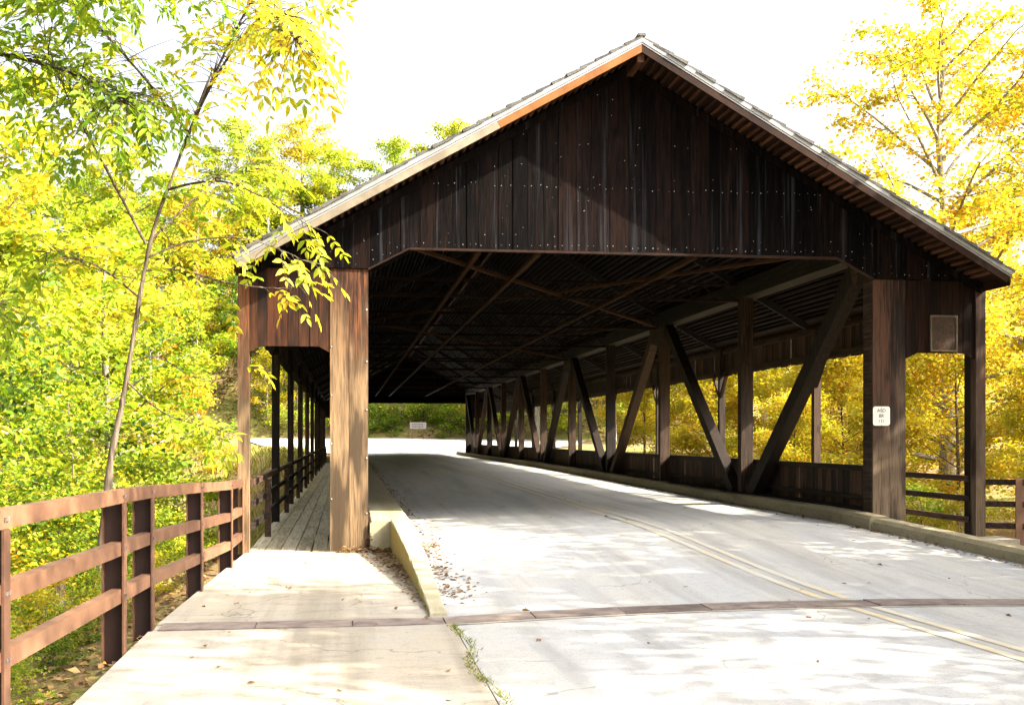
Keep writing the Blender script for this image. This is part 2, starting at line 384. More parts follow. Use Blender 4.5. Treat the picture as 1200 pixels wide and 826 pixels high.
def tube(path, radii, sides=6, k0=0):
    path = [Vector(p) for p in path]; V, F = [], []
    for i, p in enumerate(path):
        d = (path[min(i + 1, len(path) - 1)] - path[max(i - 1, 0)]).normalized()
        ref = Vector((1, 0, 0)) if abs(d.x) < .8 else Vector((0, 1, 0))
        a = d.cross(ref).normalized(); b = d.cross(a)
        for j in range(sides):
            t = 2 * math.pi * j / sides
            V.append(tuple(p + (a * math.cos(t) + b * math.sin(t)) * radii[i]))
    for i in range(len(path) - 1):
        for j in range(sides):
            F.append((k0 + i * sides + j, k0 + i * sides + (j + 1) % sides, k0 + (i + 1) * sides + (j + 1) % sides, k0 + (i + 1) * sides + j))
    F.append(tuple(k0 + (len(path) - 1) * sides + j for j in range(sides)))
    return V, F

# ------------------------------------------------------------------ terrain and roads
def sstep(a, b, x):
    t = np.clip((x - a) / (b - a), 0, 1); return t * t * (3 - 2 * t)
def road_z(x, y):
    x = np.asarray(x, float); y = np.asarray(y, float)
    z = 0.29 * sstep(-7.0, 1.0, y) + 0.12 * sstep(0, 32, y) + 1.15 * sstep(60, 100, y)
    crown = 0.085 * np.clip(1 - ((x - 0.25) / 3.6) ** 2, 0, 1)
    return z + crown
def foot(x): return 97 - 0.22 * x
def terrain_z(x, y):
    x = np.asarray(x, float); y = np.asarray(y, float)
    base = np.where(y < 30, -0.10, road_z(99 + 0 * x, y) - 0.10)
    vall = sstep(0.5, 11, y) * (1 - sstep(49, 61, y))
    z = base * (1 - vall) + (-4.6 + 2.5 * sstep(5, 12, x)) * vall
    left = np.clip(-5.95 - x, 0, None); right = np.clip(x - 5.6, 0, None)
    near = 1 - sstep(4, 30, y)
    z = z - near * (1 - vall) * np.minimum(0.10 * np.minimum(left, 1) * 2 + 0.30 * np.clip(left - 1.2, 0, None), 3.6)
    z = z - near * (1 - vall) * np.minimum(0.35 * np.minimum(right, 1) + 0.06 * np.clip(right - 1, 0, None), 1.2)
    f = np.clip(y - foot(x), 0, None)
    z = z + np.minimum(0.62 * f, 14 + .02 * f)
    hl = np.clip(-38 - x + 0.12 * y, 0, None); z = z + np.minimum(0.30 * hl, 9) * sstep(-20, 30, y)
    hr = np.clip(x - 34, 0, None); z = z + np.minimum(0.15 * hr, 4)
    bump = 0.12 * np.sin(x * 1.3 + y * .7) * np.sin(y * 1.1 - x * .4) + .35 * np.sin(x * .23 + 1) * np.sin(y * .19)
    away = np.clip((np.abs(x) - 7) / 6, 0, 1) * np.where((y > 58) & (y < 98), np.clip((np.abs(x) - 26) / 8, 0, 1), 1)
    return z + bump * away
def axis_pts(lo, hi, fine_lo, fine_hi, fine, n_out):
    a = np.arange(fine_lo, fine_hi + .01, fine)
    l = fine_lo - (np.linspace(0, 1, n_out + 1)[1:] ** 2.2) * (fine_lo - lo)
    h = fine_hi + (np.linspace(0, 1, n_out + 1)[1:] ** 2.2) * (hi - fine_hi)
    return np.concatenate([l[::-1], a, h])
xs = axis_pts(-900, 900, -30, 30, 0.6, 40); ys = axis_pts(-500, 1100, -20, 110, 0.8, 34)
GX, GY = np.meshgrid(xs, ys); GZ = terrain_z(GX, GY)
nx, ny = len(xs), len(ys)
gco = np.stack([GX, GY, GZ], -1).reshape(-1, 3)
ii = (np.arange(ny - 1)[:, None] * nx + np.arange(nx - 1)[None]).ravel()
gt = np.concatenate([np.stack([ii, ii + 1, ii + nx + 1], -1), np.stack([ii, ii + nx + 1, ii + nx], -1)])
gme = tri_mesh('ground', gco, gt, M_ground); gme.polygons.foreach_set('use_smooth', [True] * len(gme.polygons))
ground = link(bpy.data.objects.new('ground', gme)); tag(ground, kind='structure')
# creek
wv = [(-300, 17, -4.28), (300, 17, -4.28), (300, 36, -4.28), (-300, 36, -4.28)]
tag(mesh_obj('water', wv, [(0, 1, 2, 3)], M_water), kind='structure')
for v in gme.vertices:
    if 15 < v.co.y < 38 and v.co.z < -3.6: v.co.z -= 0.9 * min(1, (v.co.y - 15) / 4, (38 - v.co.y) / 4)

def sheet(name, rows, mat, zoff=0.0, thick=None, kind='structure'):
    """rows: list of (y, xl, xr); surface on road_z"""
    V, F = [], []; K = 14
    for y, xl, xr in rows:
        for i in range(K + 1):
            x = xl + (xr - xl) * i / K; V.append((x, y, float(road_z(x, y)) + zoff))
    for r in range(len(rows) - 1):
        for i in range(K):
            a = r * (K + 1) + i; F.append((a, a + 1, a + K + 2, a + K + 1))
    o = mesh_obj(name, V, F, mat, smooth=True)
    if kind: tag(o, kind=kind)
    return o
rows = []
for y in np.arange(-40, -6.9, 1.5): rows.append((float(y), -3.25, 7.4 - max(0, (y + 20)) * 0.16))
rows.append((-6.95, -3.25, 5.3))
approach = sheet('approach_road', rows, M_road)
rows = [(-6.45, -3.32, 5.2), (-5.5, -3.32, 5.0), (-4.0, -3.32, 4.6), (-2.5, -3.32, 4.3), (-1.2, -3.32, 4.0), (0, -3.35, 3.9)]
for y in np.arange(2, 63, 2.0): rows.append((float(y), -3.5, 3.8))
rows += [(64, -4.2, 4.4), (67, -5, 6), (72, -8, 10), (80, -11, 15), (90, -13, 18), (100, -13, 18), (106, -13, 18)]
road = sheet('road', rows, M_road)
def flat(name, pts, z0, z1, mat, kind='structure'):
    n = len(pts); V = [(x, y, z1) for x, y in pts] + [(x, y, z0) for x, y in pts]
    F = [tuple(range(n))] + [(i, i + n, (i + 1) % n + n, (i + 1) % n) for i in range(n)]
    return tag(mesh_obj(name, V, F, mat), kind=kind)
flat('sidewalk', [(-5.84, -6.5), (-3.3, -6.5), (-3.4, -0.02), (-5.62, -0.02)], -0.35, 0.0, M_walk)
flat('sidewalk', [(-5.92, -40), (-3.262, -40), (-3.262, -6.95), (-5.84, -6.95)], -0.35, 0.012, M_walk)
flat('joint_bed', [(-5.84, -6.95), (5.3, -6.95), (5.25, -6.45), (-5.84, -6.45)], -0.35, -0.012, M_abut)
# steel expansion joint, plate by plate, on the road
x = -5.78; k = 0
while x < 5.2:
    w = 0.79 + 0.05 * R.random(); x1 = min(x + w, 5.22)
    z0 = float(road_z(x, -6.7)) if x > -3.3 else 0; z1 = float(road_z(x1, -6.7)) if x1 > -3.3 else 0
    t = 0.012 + R.uniform(-.003, .003)
    V = []
    for (yy) in (-6.88, -6.50):
        V += [(x + .006, yy, z0 - .03), (x1 - .006, yy, z1 - .03), (x1 - .006, yy, z1 + t), (x + .006, yy, z0 + t)]
    F = [(0, 1, 2, 3), (7, 6, 5, 4), (3, 2, 6, 7), (0, 3, 7, 4), (1, 5, 6, 2)]
    mesh_obj('joint_plate', V, F, M_rust, road); x = x1
for ya, yb in ((-6.95, -6.885), (-6.495, -6.45)):       # concrete headers either side of the steel
    V, F = [], []; K = 16
    for i in range(K + 1):
        xx = -5.84 + (5.25 + 5.84) * i / K; zz = (float(road_z(xx, -6.7)) if xx > -3.3 else 0) + .003
        V += [(xx, ya, zz), (xx, yb, zz)]
    for i in range(K): F.append((2 * i, 2 * i + 2, 2 * i + 3, 2 * i + 1))
    mesh_obj('joint_header', V, F, M_walk, road)
# double yellow line
def cl(y): return 0.12 + 0.40 * float(sstep(1, -7, np.array(y)) if False else np.clip((1 - y) / 8, 0, 1)) + 0.05 * max(0, -7 - y)
for part_rows in (np.concatenate([np.arange(-38, -7.0, 0.8), [-6.955]]), np.concatenate([np.arange(-6.4, 62, 0.8)])):
    for off in (-0.16, 0.07):
        V, F = [], []
        for y in part_rows:
            for dx in (0, 0.10):
                xx = cl(y) + off + dx; V.append((xx, float(y), float(road_z(xx, y)) + .0045))
        for i in range(len(part_rows) - 1): F.append((2 * i, 2 * i + 1, 2 * i + 3, 2 * i + 2))
        mesh_obj('yellow_line', V, F, M_line, road)

# kerbs
def loft(name, secs, mat, parent=None, kind='structure', bev=0.03):
    """secs: (y, xl, xr, zb, zt): rectangular section lofted along y, top edges chamfered"""
    V, F = [], []
    for y, xl, xr, zb, zt in secs:
        V += [(xl, y, zb), (xl, y, zt - bev), (xl + bev, y, zt), (xr - bev, y, zt), (xr, y, zt - bev), (xr, y, zb)]
    for i in range(len(secs) - 1):
        for j in range(5):
            a = i * 6 + j; F.append((a, a + 1, a + 7, a + 6))
    F.append((5, 4, 3, 2, 1, 0)); e = (len(secs) - 1) * 6; F.append(tuple(range(e, e + 6)))
    V = [(x + R.uniform(-.006, .006), y, z + R.uniform(-.006, .004)) for x, y, z in V]
    o = mesh_obj(name, V, F, mat, parent)
    if kind and not parent: tag(o, kind=kind)
    return o
secs = [(-0.06, -3.845, -3.25, -0.2, .43)] + [(float(y), -3.845, -3.25, 0, float(road_z(-3.5, y)) + .17) for y in np.arange(4, 64, 6)]
loft('kerb', secs, M_kerbl)
secs = []
for t in np.linspace(0, 1, 26):
    y = -0.065 - 6.35 * t; b = 0.05 * math.sin(math.pi * t)
    zt = .43 * (1 - t) ** 1.1 + .035
    secs.append((y, -3.545 + 0.12 * t ** 1.5 + b, -3.25 - 0.02 * t + .4 * b, -0.2, zt))
loft('kerb', secs[::-1], M_kerbl, bev=.012)
ky = [-0.62]
for y in np.arange(5.5, 66, 6.0): ky.append(float(y))
for a, b in zip(ky[:-1], ky[1:]):          # stone kerb along the right side, stone by stone
    pts = np.linspace(a + .012, b - .012, 12); j = R.uniform(-.012, .012)
    loft('kerb', [(float(y), 3.53 + j, 3.86, 0.05, float(road_z(3.6, y)) + .195 + j) for y in pts], M_kerb, bev=.045)
secs = []
for y in np.linspace(-30, -0.66, 90):
    t = (-0.66 - y)
    xl = 3.56 + 0.115 * t + .006 * t * t * (t < 12) + (0.86 + .13 * (t - 12)) * (t >= 12) * 1.0
    secs.append((float(y), xl, xl + .34, -0.3, float(road_z(3.9, y)) + .185 - .004 * min(t, 6)))
loft('kerb', secs, M_kerb, bev=.05)
flat('kerb_backfill', [(3.95, -0.6), (5.95, -0.6), (5.95, 0.0), (3.95, 0.0)], -0.4, 0.10, M_walk)
# abutments under both ends
for y0, y1 in ((-.02, 1.2), (LEN - 1.2, LEN)):
    tag(box('abutment', -5.7, 5.7, y0 + .02, y1, -5.4, -0.05, M_abut), kind='structure')

# ------------------------------------------------------------------ the covered bridge
B = empty('covered_bridge', (0, 0, 0))
tag(B, 'long dark timber covered bridge with gabled shingle roof over a two-lane road', 'covered bridge')
ZT = 7.40; OH = 0.8; EX = 5.70
def rt(x): return ZT - SL * abs(x)          # roof top
def under(x): return rt(x) - 0.20           # underside of battens
A_IN, A_OUT, P_OUT, P_IN = 3.871, 4.416, 5.72, 5.56
ZS, ZL, LW, ZP = 4.095, 4.413, 3.278, 2.96

# gable wall: beam part, boards as its pieces
gw = mesh_obj('gable_wall', *boxes_vf([(-3.25, 3.25, .03, .22, ZL + .03, ZL + .30), (-3.0, 3.0, .035, .12, 5.25, 5.40), (-1.9, 1.9, .035, .12, 5.9, 6.02)]), M_trussx, B)
def bottom(x):
    ax = abs(x)
    if ax >= A_IN: return ZS
    if ax <= LW: return ZL
    return ZS + (A_IN - ax) / (A_IN - LW) * (ZL - ZS)
NAILS = []
def nail(x, z, y): NAILS.append((x, y, z))
x = -P_OUT; xb = [x]
while x < P_OUT:
    x += R.choice((.17, .20, .22, .24, .27, .29)); xb.append(min(x, P_OUT))
if xb[-1] - xb[-2] < .1: xb.pop(-2)
for a, b in zip(xb[:-1], xb[1:]):
    g = R.uniform(.002, .005); a2, b2 = a + g, b - g
    cut = [a2] + [c for c in (-A_IN, -LW, 0, LW, A_IN) if a2 < c < b2] + [b2]
    lo = []
    for c in cut:
        if abs(abs(c) - A_IN) < 1e-6: lo.append((c, ZS))
        else: lo.append((c, bottom(c) + R.uniform(0, .006) * (abs(c) < LW)))
    hi = [(c, under(c) - .004) for c in cut[::-1]]
    dy = R.uniform(-.007, .007)
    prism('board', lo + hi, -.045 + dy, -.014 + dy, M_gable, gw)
    for xx in (a2 + .045, b2 - .045):
        yb = -.045 + dy
        for zz, pr in ((bottom(xx) + .07, .95), (bottom(xx) + .21, .25), (5.36 + R.uniform(-.02, .02), .85), (6.0, .2)):
            if zz < under(xx) - .1 and R.random() < pr: nail(xx + R.uniform(-.02, .02), zz + R.uniform(-.02, .02), yb)
    for _ in range(R.choice((0, 0, 1, 2, 3))):
        xx = R.uniform(a2 + .02, b2 - .02); zz = R.uniform(bottom(xx) + .1, under(xx) - .1)
        if zz > bottom(xx) + .1: nail(xx, zz, -.045 + dy)
box('lintel_trim', -LW + .01, LW - .01, -.058, .03, ZL - .035, ZL - .003, M_rakedark, gw)
for s in (-1, 1): bar('lintel_trim', (s * LW, -.02, ZL - .018), (s * A_IN, -.02, ZS - .012), .07, .022, M_rakedark, gw)
# dark frieze rafters against the gable and the ridge beam
for s in (-1, 1):
    p = [(0, under(0) - .012), (s * EX * .985, under(EX * .985) - .012), (s * EX * .985, under(EX * .985) - .12), (0, under(0) - .14)]
    prism('frieze_board', p if s < 0 else p[::-1], -.085, -.056, M_gable, gw)
# nails as one mesh of studs
V, F = [], []
for (x, y, z) in NAILS:
    r = R.uniform(.0025, .0065); k = len(V)
    V += [(x + r * math.cos(a), y - .004, z + r * math.sin(a)) for a in [i * math.pi / 3 for i in range(6)]]
    V += [(x + r * 1.2 * math.cos(a), y + .002, z + r * 1.2 * math.sin(a)) for a in [i * math.pi / 3 for i in range(6)]]
    F.append(tuple(k + 5 - i for i in range(6)))
    F += [(k + i, k + (i + 1) % 6, k + 6 + (i + 1) % 6, k + 6 + i) for i in range(6)]
tag(mesh_obj('nail_heads', V, F, M_nail, gw), kind='stuff')

# side panels beside the columns, over the walkway doors
NAILS2 = []
for s in (-1, 1):
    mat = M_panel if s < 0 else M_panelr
    pw = box('side_panel_frame', min(s * A_OUT, s * P_IN), max(s * A_OUT, s * P_IN), .036, .12, 3.05, 3.2, M_trussx, B)
    pw2 = mesh_obj('side_panel', *boxes_vf([(min(s * A_OUT, s * P_IN), max(s * A_OUT, s * P_IN), .036, .12, 3.85, 4.0)]), M_trussx, B)
    ws = [.12, .13, .30, .15, .16, .13, .16] if s < 0 else [.20, .17, .22, .18, .19, .20]
    tot = sum(ws); x = P_OUT if s > 0 else -P_OUT
    x = s * P_IN; span = P_IN - A_OUT; sc_ = span / sum(ws)
    for i, w in enumerate(ws):
        x1 = x - s * w * sc_
        a, b = sorted((x, x1)); a += .003; b -= .003
        def zb(xx):
            ax = abs(xx)
            if ax < A_OUT + .16: return ZP - .09 * (A_OUT + .16 - ax) / .16
            if ax > P_IN - .16: return ZP - .09 * min(1, (ax - P_IN + .16) / .16)
            return ZP
        dy = R.uniform(-.006, .006)
        if True:
            prism('board', [(a, zb(a)), (b, zb(b)), (b, ZS - .012), (a, ZS - .012)], .0 + dy, .03 + dy, mat, pw2)
        x = x1
    # main column: two face boards on a core
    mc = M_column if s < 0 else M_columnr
    core = mesh_obj('column', *boxes_vf([(min(s * (A_IN + .012), s * (A_OUT - .012)), max(s * (A_IN + .012), s * (A_OUT - .012)), .032, .34, -.02, ZS + .25)]), mc if s < 0 else M_truss, B)
    mid = A_IN + (A_OUT - A_IN) * .5
    for a, b in ((A_IN, mid - .003), (mid + .003, A_OUT)):
        a2, b2 = sorted((s * a, s * b)); dy = 0 if s < 0 or a < mid - .1 else .025
        box('board', a2, b2, dy - .012, dy + .034, -.0 if s < 0 else .1, ZS - .012, mc, core)
    box('board', *sorted((s * (A_IN - .002), s * (A_IN + .012))), .036, .34, 0.1, ZS + .2, M_trussy if s > 0 else mc, core)
    # outer corner post
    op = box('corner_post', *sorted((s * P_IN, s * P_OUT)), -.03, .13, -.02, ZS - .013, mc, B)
    box('corner_post', *sorted((s * (P_IN + .01), s * (P_OUT - .01))), .15, .34, -.02, ZS - .03, M_truss, B)

for zz in (.55, 1.35, 2.05, 2.75, 3.5):
    box('bolt', -A_IN - .03, -A_IN - .008, -.022, -.010, zz - .011, zz + .011, M_nail, B)
    box('bolt', -A_OUT + .012, -A_OUT + .03, -.022, -.010, zz + .2, zz + .22, M_nail, B)
# bronze plaque and small sign on the right
pl = mesh_obj('plaque', *boxes_vf([(4.815, 5.235, -.03, -.012, 2.995, 3.53)]), M_bronze, B)
V, F = boxes_vf([(4.80, 5.25, -.042, -.010, 2.98, 3.005), (4.80, 5.25, -.042, -.010, 3.52, 3.545), (4.80, 4.822, -.0415, -.0105, 3.005, 3.52), (5.228, 5.25, -.0415, -.0105, 3.005, 3.52)])
mesh_obj('rim', V, F, M_bronzer, pl)
V, F = [], []
for r in range(13):                     # raised lines of cast lettering, too small to read
    z = 3.475 - r * .036; xx = 4.845 + .03 * R.random()
    while xx < 5.19:
        w = R.uniform(.012, .045); v_, f_ = boxes_vf([(xx, min(xx + w, 5.2), -.0335, -.029, z - .009, z + .009)])
        F += [tuple(i + len(V) for i in f) for f in f_]; V += v_; xx += w + R.uniform(.008, .016)
tag(mesh_obj('raised_lettering', V, F, M_bronze, pl), kind='stuff')
for xx in (4.835, 5.215):
    for zz in (3.015, 3.51): box('screw', xx - .008, xx + .008, -.048, -.04, zz - .008, zz + .008, M_bronzer, pl)

def text_mesh(name, body, size, loc, mat, parent=None, rot=(math.pi / 2, 0, 0), ext=.0015):
    c = bpy.data.curves.new(name, 'FONT'); c.body = body; c.size = size; c.align_x = 'CENTER'; c.align_y = 'CENTER'; c.extrude = ext
    o = bpy.data.objects.new(name, c); COL.objects.link(o)
    dg = bpy.context.evaluated_depsgraph_get(); me = bpy.data.meshes.new_from_object(o.evaluated_get(dg))
    bpy.data.objects.remove(o); me.materials.clear(); me.materials.append(mat)
    t = bpy.data.objects.new(name, me); t.rotation_euler = rot
    t.location = Vector(loc) - (wloc(parent) if parent else Vector()); return link(t, parent)
sg = empty('bridge_number_sign', (4.0, -.03, 1.86))
tag(sg, 'small white rounded sign with grey letters on the right portal column', 'sign')
def rounded(x0, x1, z0, z1, r, n=5):
    P = []
    for cx, cz, a0 in ((x1 - r, z0 + r, -90), (x1 - r, z1 - r, 0), (x0 + r, z1 - r, 90), (x0 + r, z0 + r, 180)):
        for i in range(n + 1):
            a = math.radians(a0 + 90 * i / n); P.append((cx + r * math.cos(a), cz + r * math.sin(a)))
    return P
prism('sign_plate', rounded(3.86, 4.135, 1.83, 2.125, .04), -.036, -.028, M_signw, sg)
for i, tx in enumerate(('ASD', 'BR', '131')):
    text_mesh('lettering', tx, .075, (3.995, -.038, 2.06 - i * .082), M_ink, sg)
box('screw', 3.99, 4.002, -.040, -.03, 2.104, 2.114, M_ink, sg); box('screw', 3.99, 4.002, -.040, -.03, 1.838, 1.848, M_ink, sg)

# roof
roof = None
V, F = [], []
for s in (-1, 1):
    k = len(V)
    for y in (-OH, LEN + OH):
        V += [(0, y, rt(0) - .075), (s * EX, y, rt(EX) - .075), (s * EX, y, rt(EX) - .12), (0, y, rt(0) - .12)]
    F += [(k, k + 4, k + 5, k + 1), (k + 3, k + 2, k + 6, k + 7), (k + 1, k + 5, k + 6, k + 2), (k, k + 1, k + 2, k + 3), (k + 4, k + 7, k + 6, k + 5)]
roof = mesh_obj('roof', V, F, M_sheath, B)
slope_len = EX * math.hypot(1, SL); ang = math.atan(SL)
def on_slope(s, d, n):      # d along slope from ridge, n above top plane
    return Vector((s * (d * math.cos(ang) + n * math.sin(ang)), 0, ZT - d * math.sin(ang) + n * math.cos(ang)))
NB = 50
for s in (-1, 1):
    for i in range(NB):
        d = .14 + i * (slope_len - .2) / NB + R.uniform(-.012, .012); c = on_slope(s, d, -.13)
        w_ = .042 + R.uniform(-.006, .012); up_ = (s * math.sin(ang), 0, math.cos(ang))
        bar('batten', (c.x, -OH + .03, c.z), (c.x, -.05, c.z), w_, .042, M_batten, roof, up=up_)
        bar('batten', (c.x, -.045, c.z), (c.x, LEN + OH - .03, c.z), w_, .042, M_battenshade, roof, up=up_)
    NCS = 27
    for i in range(NCS):    # shingle courses, each a tilted strip
        d0 = i * slope_len / NCS - .03; d1 = (i + 1) * slope_len / NCS + .05
        jit = R.uniform(-.02, .02); lift = R.uniform(0, .012)
        a0, a1, b0, b1 = on_slope(s, max(d0, 0), -.018), on_slope(s, d1, .010 + lift), on_slope(s, max(d0, 0), -.040), on_slope(s, d1, -.034)
        V = []
        for y in (-OH - .045 + jit, LEN + OH + .04): V += [(a0.x, y, a0.z), (a1.x, y, a1.z), (b1.x, y, b1.z), (b0.x, y, b0.z)]
        F = [(0, 1, 2, 3), (7, 6, 5, 4), (0, 4, 5, 1), (1, 5, 6, 2), (2, 6, 7, 3)]
        mesh_obj('shingle_course', V, F if s < 0 else [f[::-1] for f in F], M_shingle, roof)
    # metal drip edge and rake fascia boards
    def strip(name, d0, d1, n0, n1, y0, y1, mat):
        P = [on_slope(s, d0, n0), on_slope(s, d1, n0), on_slope(s, d1, n1), on_slope(s, d0, n1)]
        if d0 == 0: P[0] = Vector((0, 0, ZT + n0 / math.cos(ang))); P[3] = Vector((0, 0, ZT + n1 / math.cos(ang)))
        q = [(p.x, p.z) for p in P]
        prism(name, q[::-1] if s > 0 else q, y0, y1, mat, roof)
    strip('drip_edge', 0, slope_len + .03, -.090, -.036, -OH - .036, -OH + .02, M_metal)
    strip('drip_edge', 0, slope_len + .03, -.116, -.096, -OH - .028, -OH + .02, M_metal)
    if s < 0:
        strip('rake_board', 0, 2.46, -.215, -.118, -OH - .022, -OH + .018, M_rake)
        strip('rake_board', 2.465, slope_len + .02, -.215, -.118, -OH - .024, -OH + .018, M_rakepale)
    else:
        strip('rake_board', 0, 3.3, -.215, -.118, -OH - .022, -OH + .018, M_rakedark)
        strip('rake_board', 3.305, slope_len + .02, -.215, -.118, -OH - .024, -OH + .018, M_rakedark)
    for y0_ in (LEN + OH - .02,): strip('rake_board', 0, slope_len, -.215, -.116, y0_, y0_ + .04, M_rakedark)
    # eave fascia and rafters
    box('eave_board', *sorted((s * (EX - .03), s * (EX + .0))), -OH + .03, LEN + OH - .03, rt(EX) - .235, rt(EX) - .125, M_rakedark, roof)
    for j in range(0, 11):
        y = .5 + j * (LEN - 1) / 10
        a, b = on_slope(s, .05, -.24), on_slope(s, slope_len - .1, -.24)
        bar('rafter', (a.x, y, a.z), (b.x, y, b.z), .05, .14, M_rafter, roof)
box('ridge_beam', -.05, .05, -OH + .04, LEN + OH - .04, under(0) - .17, under(0) - .02, M_batten, roof)
box('ridge_cap', -.055, .055, -OH - .05, LEN + OH, ZT - .02, ZT + .018, M_shingle, roof)

# roof joists of open steel web, runners and cross braces
for k_ in range(1, 10):
    y = k_ * S; lst = [((-3.85, y, 4.80), (3.85, y, 4.80), .07, .055), ((-3.85, y, 4.475), (3.85, y, 4.475), .07, .055)]
    n = 34 if k_ <= 4 else 26
    for i in range(n):
        xa, xb_ = -3.8 + i * 7.6 / n, -3.8 + (i + 1) * 7.6 / n
        lst.append(((xa, y, 4.49 if i % 2 == 0 else 4.79), (xb_, y, 4.79 if i % 2 == 0 else 4.49), .028, .022))
    mesh_obj('roof_joist', *bars_vf(lst), M_steel, B)
for x in (-2.23, -1.32, 1.12):
    box('runner', x - .035, x + .035, .25, LEN - .25, 4.385, 4.44, M_brace, B)
for k_ in (0, 2):
    y0, y1 = k_ * S + .3, (k_ + 2) * S - .1
    bar('cross_brace', (-3.4, y0, 4.52), (3.75, y1, 4.52), .085, .05, M_brace, B)
    bar('cross_brace', (3.4, y0, 4.56), (-3.75, y1, 4.56), .085, .05, M_brace, B)

# trusses
def truss(s):
    X0, X1 = 3.83, 4.20
    xa, xb_ = sorted((s * X0, s * X1))
    t = mesh_obj('truss', *boxes_vf([(xa, xb_, .36, LEN - .36, 4.50, 4.86), (xa, xb_, .36, LEN - .36, .28, .52)]), M_trussy, B)
    for k_ in range(1, 10):
        y = k_ * S
        xc = s * 3.96
        for ya, yb, dx in ((y - .23, y - .125, 0), (y - .105, y, .006)):
            a, b = sorted((s * (3.845 + dx), s * (4.10 + dx))); box('post', a, b, ya, yb, .50, 4.52, M_truss, t)
    for k_ in range(10):
        ya, yb = k_ * S, (k_ + 1) * S
        up, dn = (ya + .55, yb - .62) if k_ % 2 == 0 else (yb - .55, ya + .42)
        near = k_ in (0,)
        w = .30 if near else .24
        bar('diagonal', (s * 3.955, up, 4.42), (s * 3.955, dn, .50), .24, w, M_truss, t, up=(s, 0, 0)) if False else None
        d = Vector((0, dn - up, .50 - 4.42)).normalized(); nrm = Vector((0, -d.z, d.y))
        bar('diagonal', (s * 3.96, up, 4.46), (s * 3.96, dn, .50), .22, w, M_truss, t, up=nrm)
    for k_ in range(0, 11, 2):
        y = k_ * S; lo, hi = y - .75, y + .75
        if k_ == 0: lo = .355
        if k_ == 10: hi = LEN - .355
        prism_x('gusset', [(lo, 4.49), (lo + .12, 4.12), (y + .0 if 0 < k_ < 10 else (lo + hi) / 2, 4.02), (hi - .12, 4.12), (hi, 4.49)][::1], *sorted((s * 3.815, s * 3.828)), M_trussy, t)
    for k_ in range(1, 10, 2):
        y = k_ * S
        prism_x('gusset', [(y - .7, .51), (y - .35, .86), (y + .30, .86), (y + .65, .51)][::-1], *sorted((s * 4.115, s * 4.128)), M_trussy, t)
    return t
truss(1); truss(-1)

# parapets (inner board wall) and valances (outer boards)
def board_wall(name, s, x, y0, y1, zlo, zhi, n_single, mat, frame, slots=True):
    p = mesh_obj(name, *boxes_vf(frame), M_trussy, B)
    y = y0; rest = []; cnt = 0
    while y < y1:
        w = R.choice((.17, .19, .21, .24)); e = min(y + w, y1); g = R.uniform(.001, .005) if R.random() < .82 else R.uniform(.008, .016)
        xj = x + R.uniform(-.006, .006)
        a, b = sorted((s * xj, s * (xj + .026)))
        zl = zlo + R.uniform(-.012, .012)
        if cnt < n_single: box('board', a, b, y + g, e - .001, zl, zhi, mat, p)
        else: rest.append((a, b, y + g, e - .001, zl, zhi))
        cnt += 1; y = e
    if rest: tag(mesh_obj('far_boards', *boxes_vf(rest), mat, p), kind='stuff')
for s in (1, -1):
    f = [(*sorted((s * 4.14, s * 4.206)), .36, LEN - .3, 1.10, 1.195), (*sorted((s * 4.145, s * 4.2)), .36, LEN - .3, .62, .70)]
    board_wall('parapet', s, 4.21, .36, LEN - .3, .15, 1.185, 130 if s > 0 else 40, M_inner, f)
    f = [(*sorted((s * 5.565, s * 5.598)), .35, LEN - .3, 3.27, 3.40), (*sorted((s * 5.56, s * 5.598)), .35, LEN - .3, 3.82, 3.93)]
    board_wall('valance', s, 5.60, .35, LEN - .3, 3.24, 3.985, 100 if s > 0 else 60, M_inner, f)
    for k_ in range(1, 10):
        y = k_ * S
        po = box('outer_post', *sorted((s * 5.48, s * 5.625)), y - .08, y + .08, -.1, 3.9, M_truss, B)
        for dd in (-1, 1):
            bar('bracket', (s * 5.52, y + dd * .06, 2.72), (s * 5.52, y + dd * .52, 3.26), .07, .09, M_truss, B)
    # far corner posts
    box('corner_post', *sorted((s * P_IN, s * P_OUT)), LEN - .16, LEN, -.02, ZS + .1, M_truss, B)
    box('column', *sorted((s * A_IN, s * A_OUT)), LEN - .33, LEN - .03, -.02, ZS + .3, M_truss, B)
    # walkway railing
    rl = mesh_obj('walkway_railing', *boxes_vf([(*sorted((s * 5.50, s * 5.555)), .16, LEN - .2, .955, 1.045)]), M_railw, B)
    box('rail', *sorted((s * 5.505, s * 5.55)), .16, LEN - .2, .64, .73, M_railw, rl)
    box('rail', *sorted((s * 5.505, s * 5.55)), .16, LEN - .2, .31, .40, M_railw, rl)
    for k_ in range(10):
        y = (k_ + .45) * S; box('rail_post', *sorted((s * 5.43, s * 5.53)), y - .05, y + .05, -.02, .954, M_railw, rl)
# far gable
P = [(-P_OUT, ZS), (-A_IN, ZS), (-LW, ZL), (LW, ZL), (A_IN, ZS), (P_OUT, ZS), (P_OUT, under(P_OUT) - .01), (0, under(0) - .01), (-P_OUT, under(P_OUT) - .01)]
prism('far_gable_wall', P, LEN - .02, LEN + .02, M_gable, B)
for s in (-1, 1):
    prism('far_side_panel', [(a, z) for a, z in ((min(s * A_OUT, s * P_IN), ZP), (max(s * A_OUT, s * P_IN), ZP), (max(s * A_OUT, s * P_IN), ZS - .01), (min(s * A_OUT, s * P_IN), ZS - .01))], LEN - .05, LEN - .022, M_inner, B)
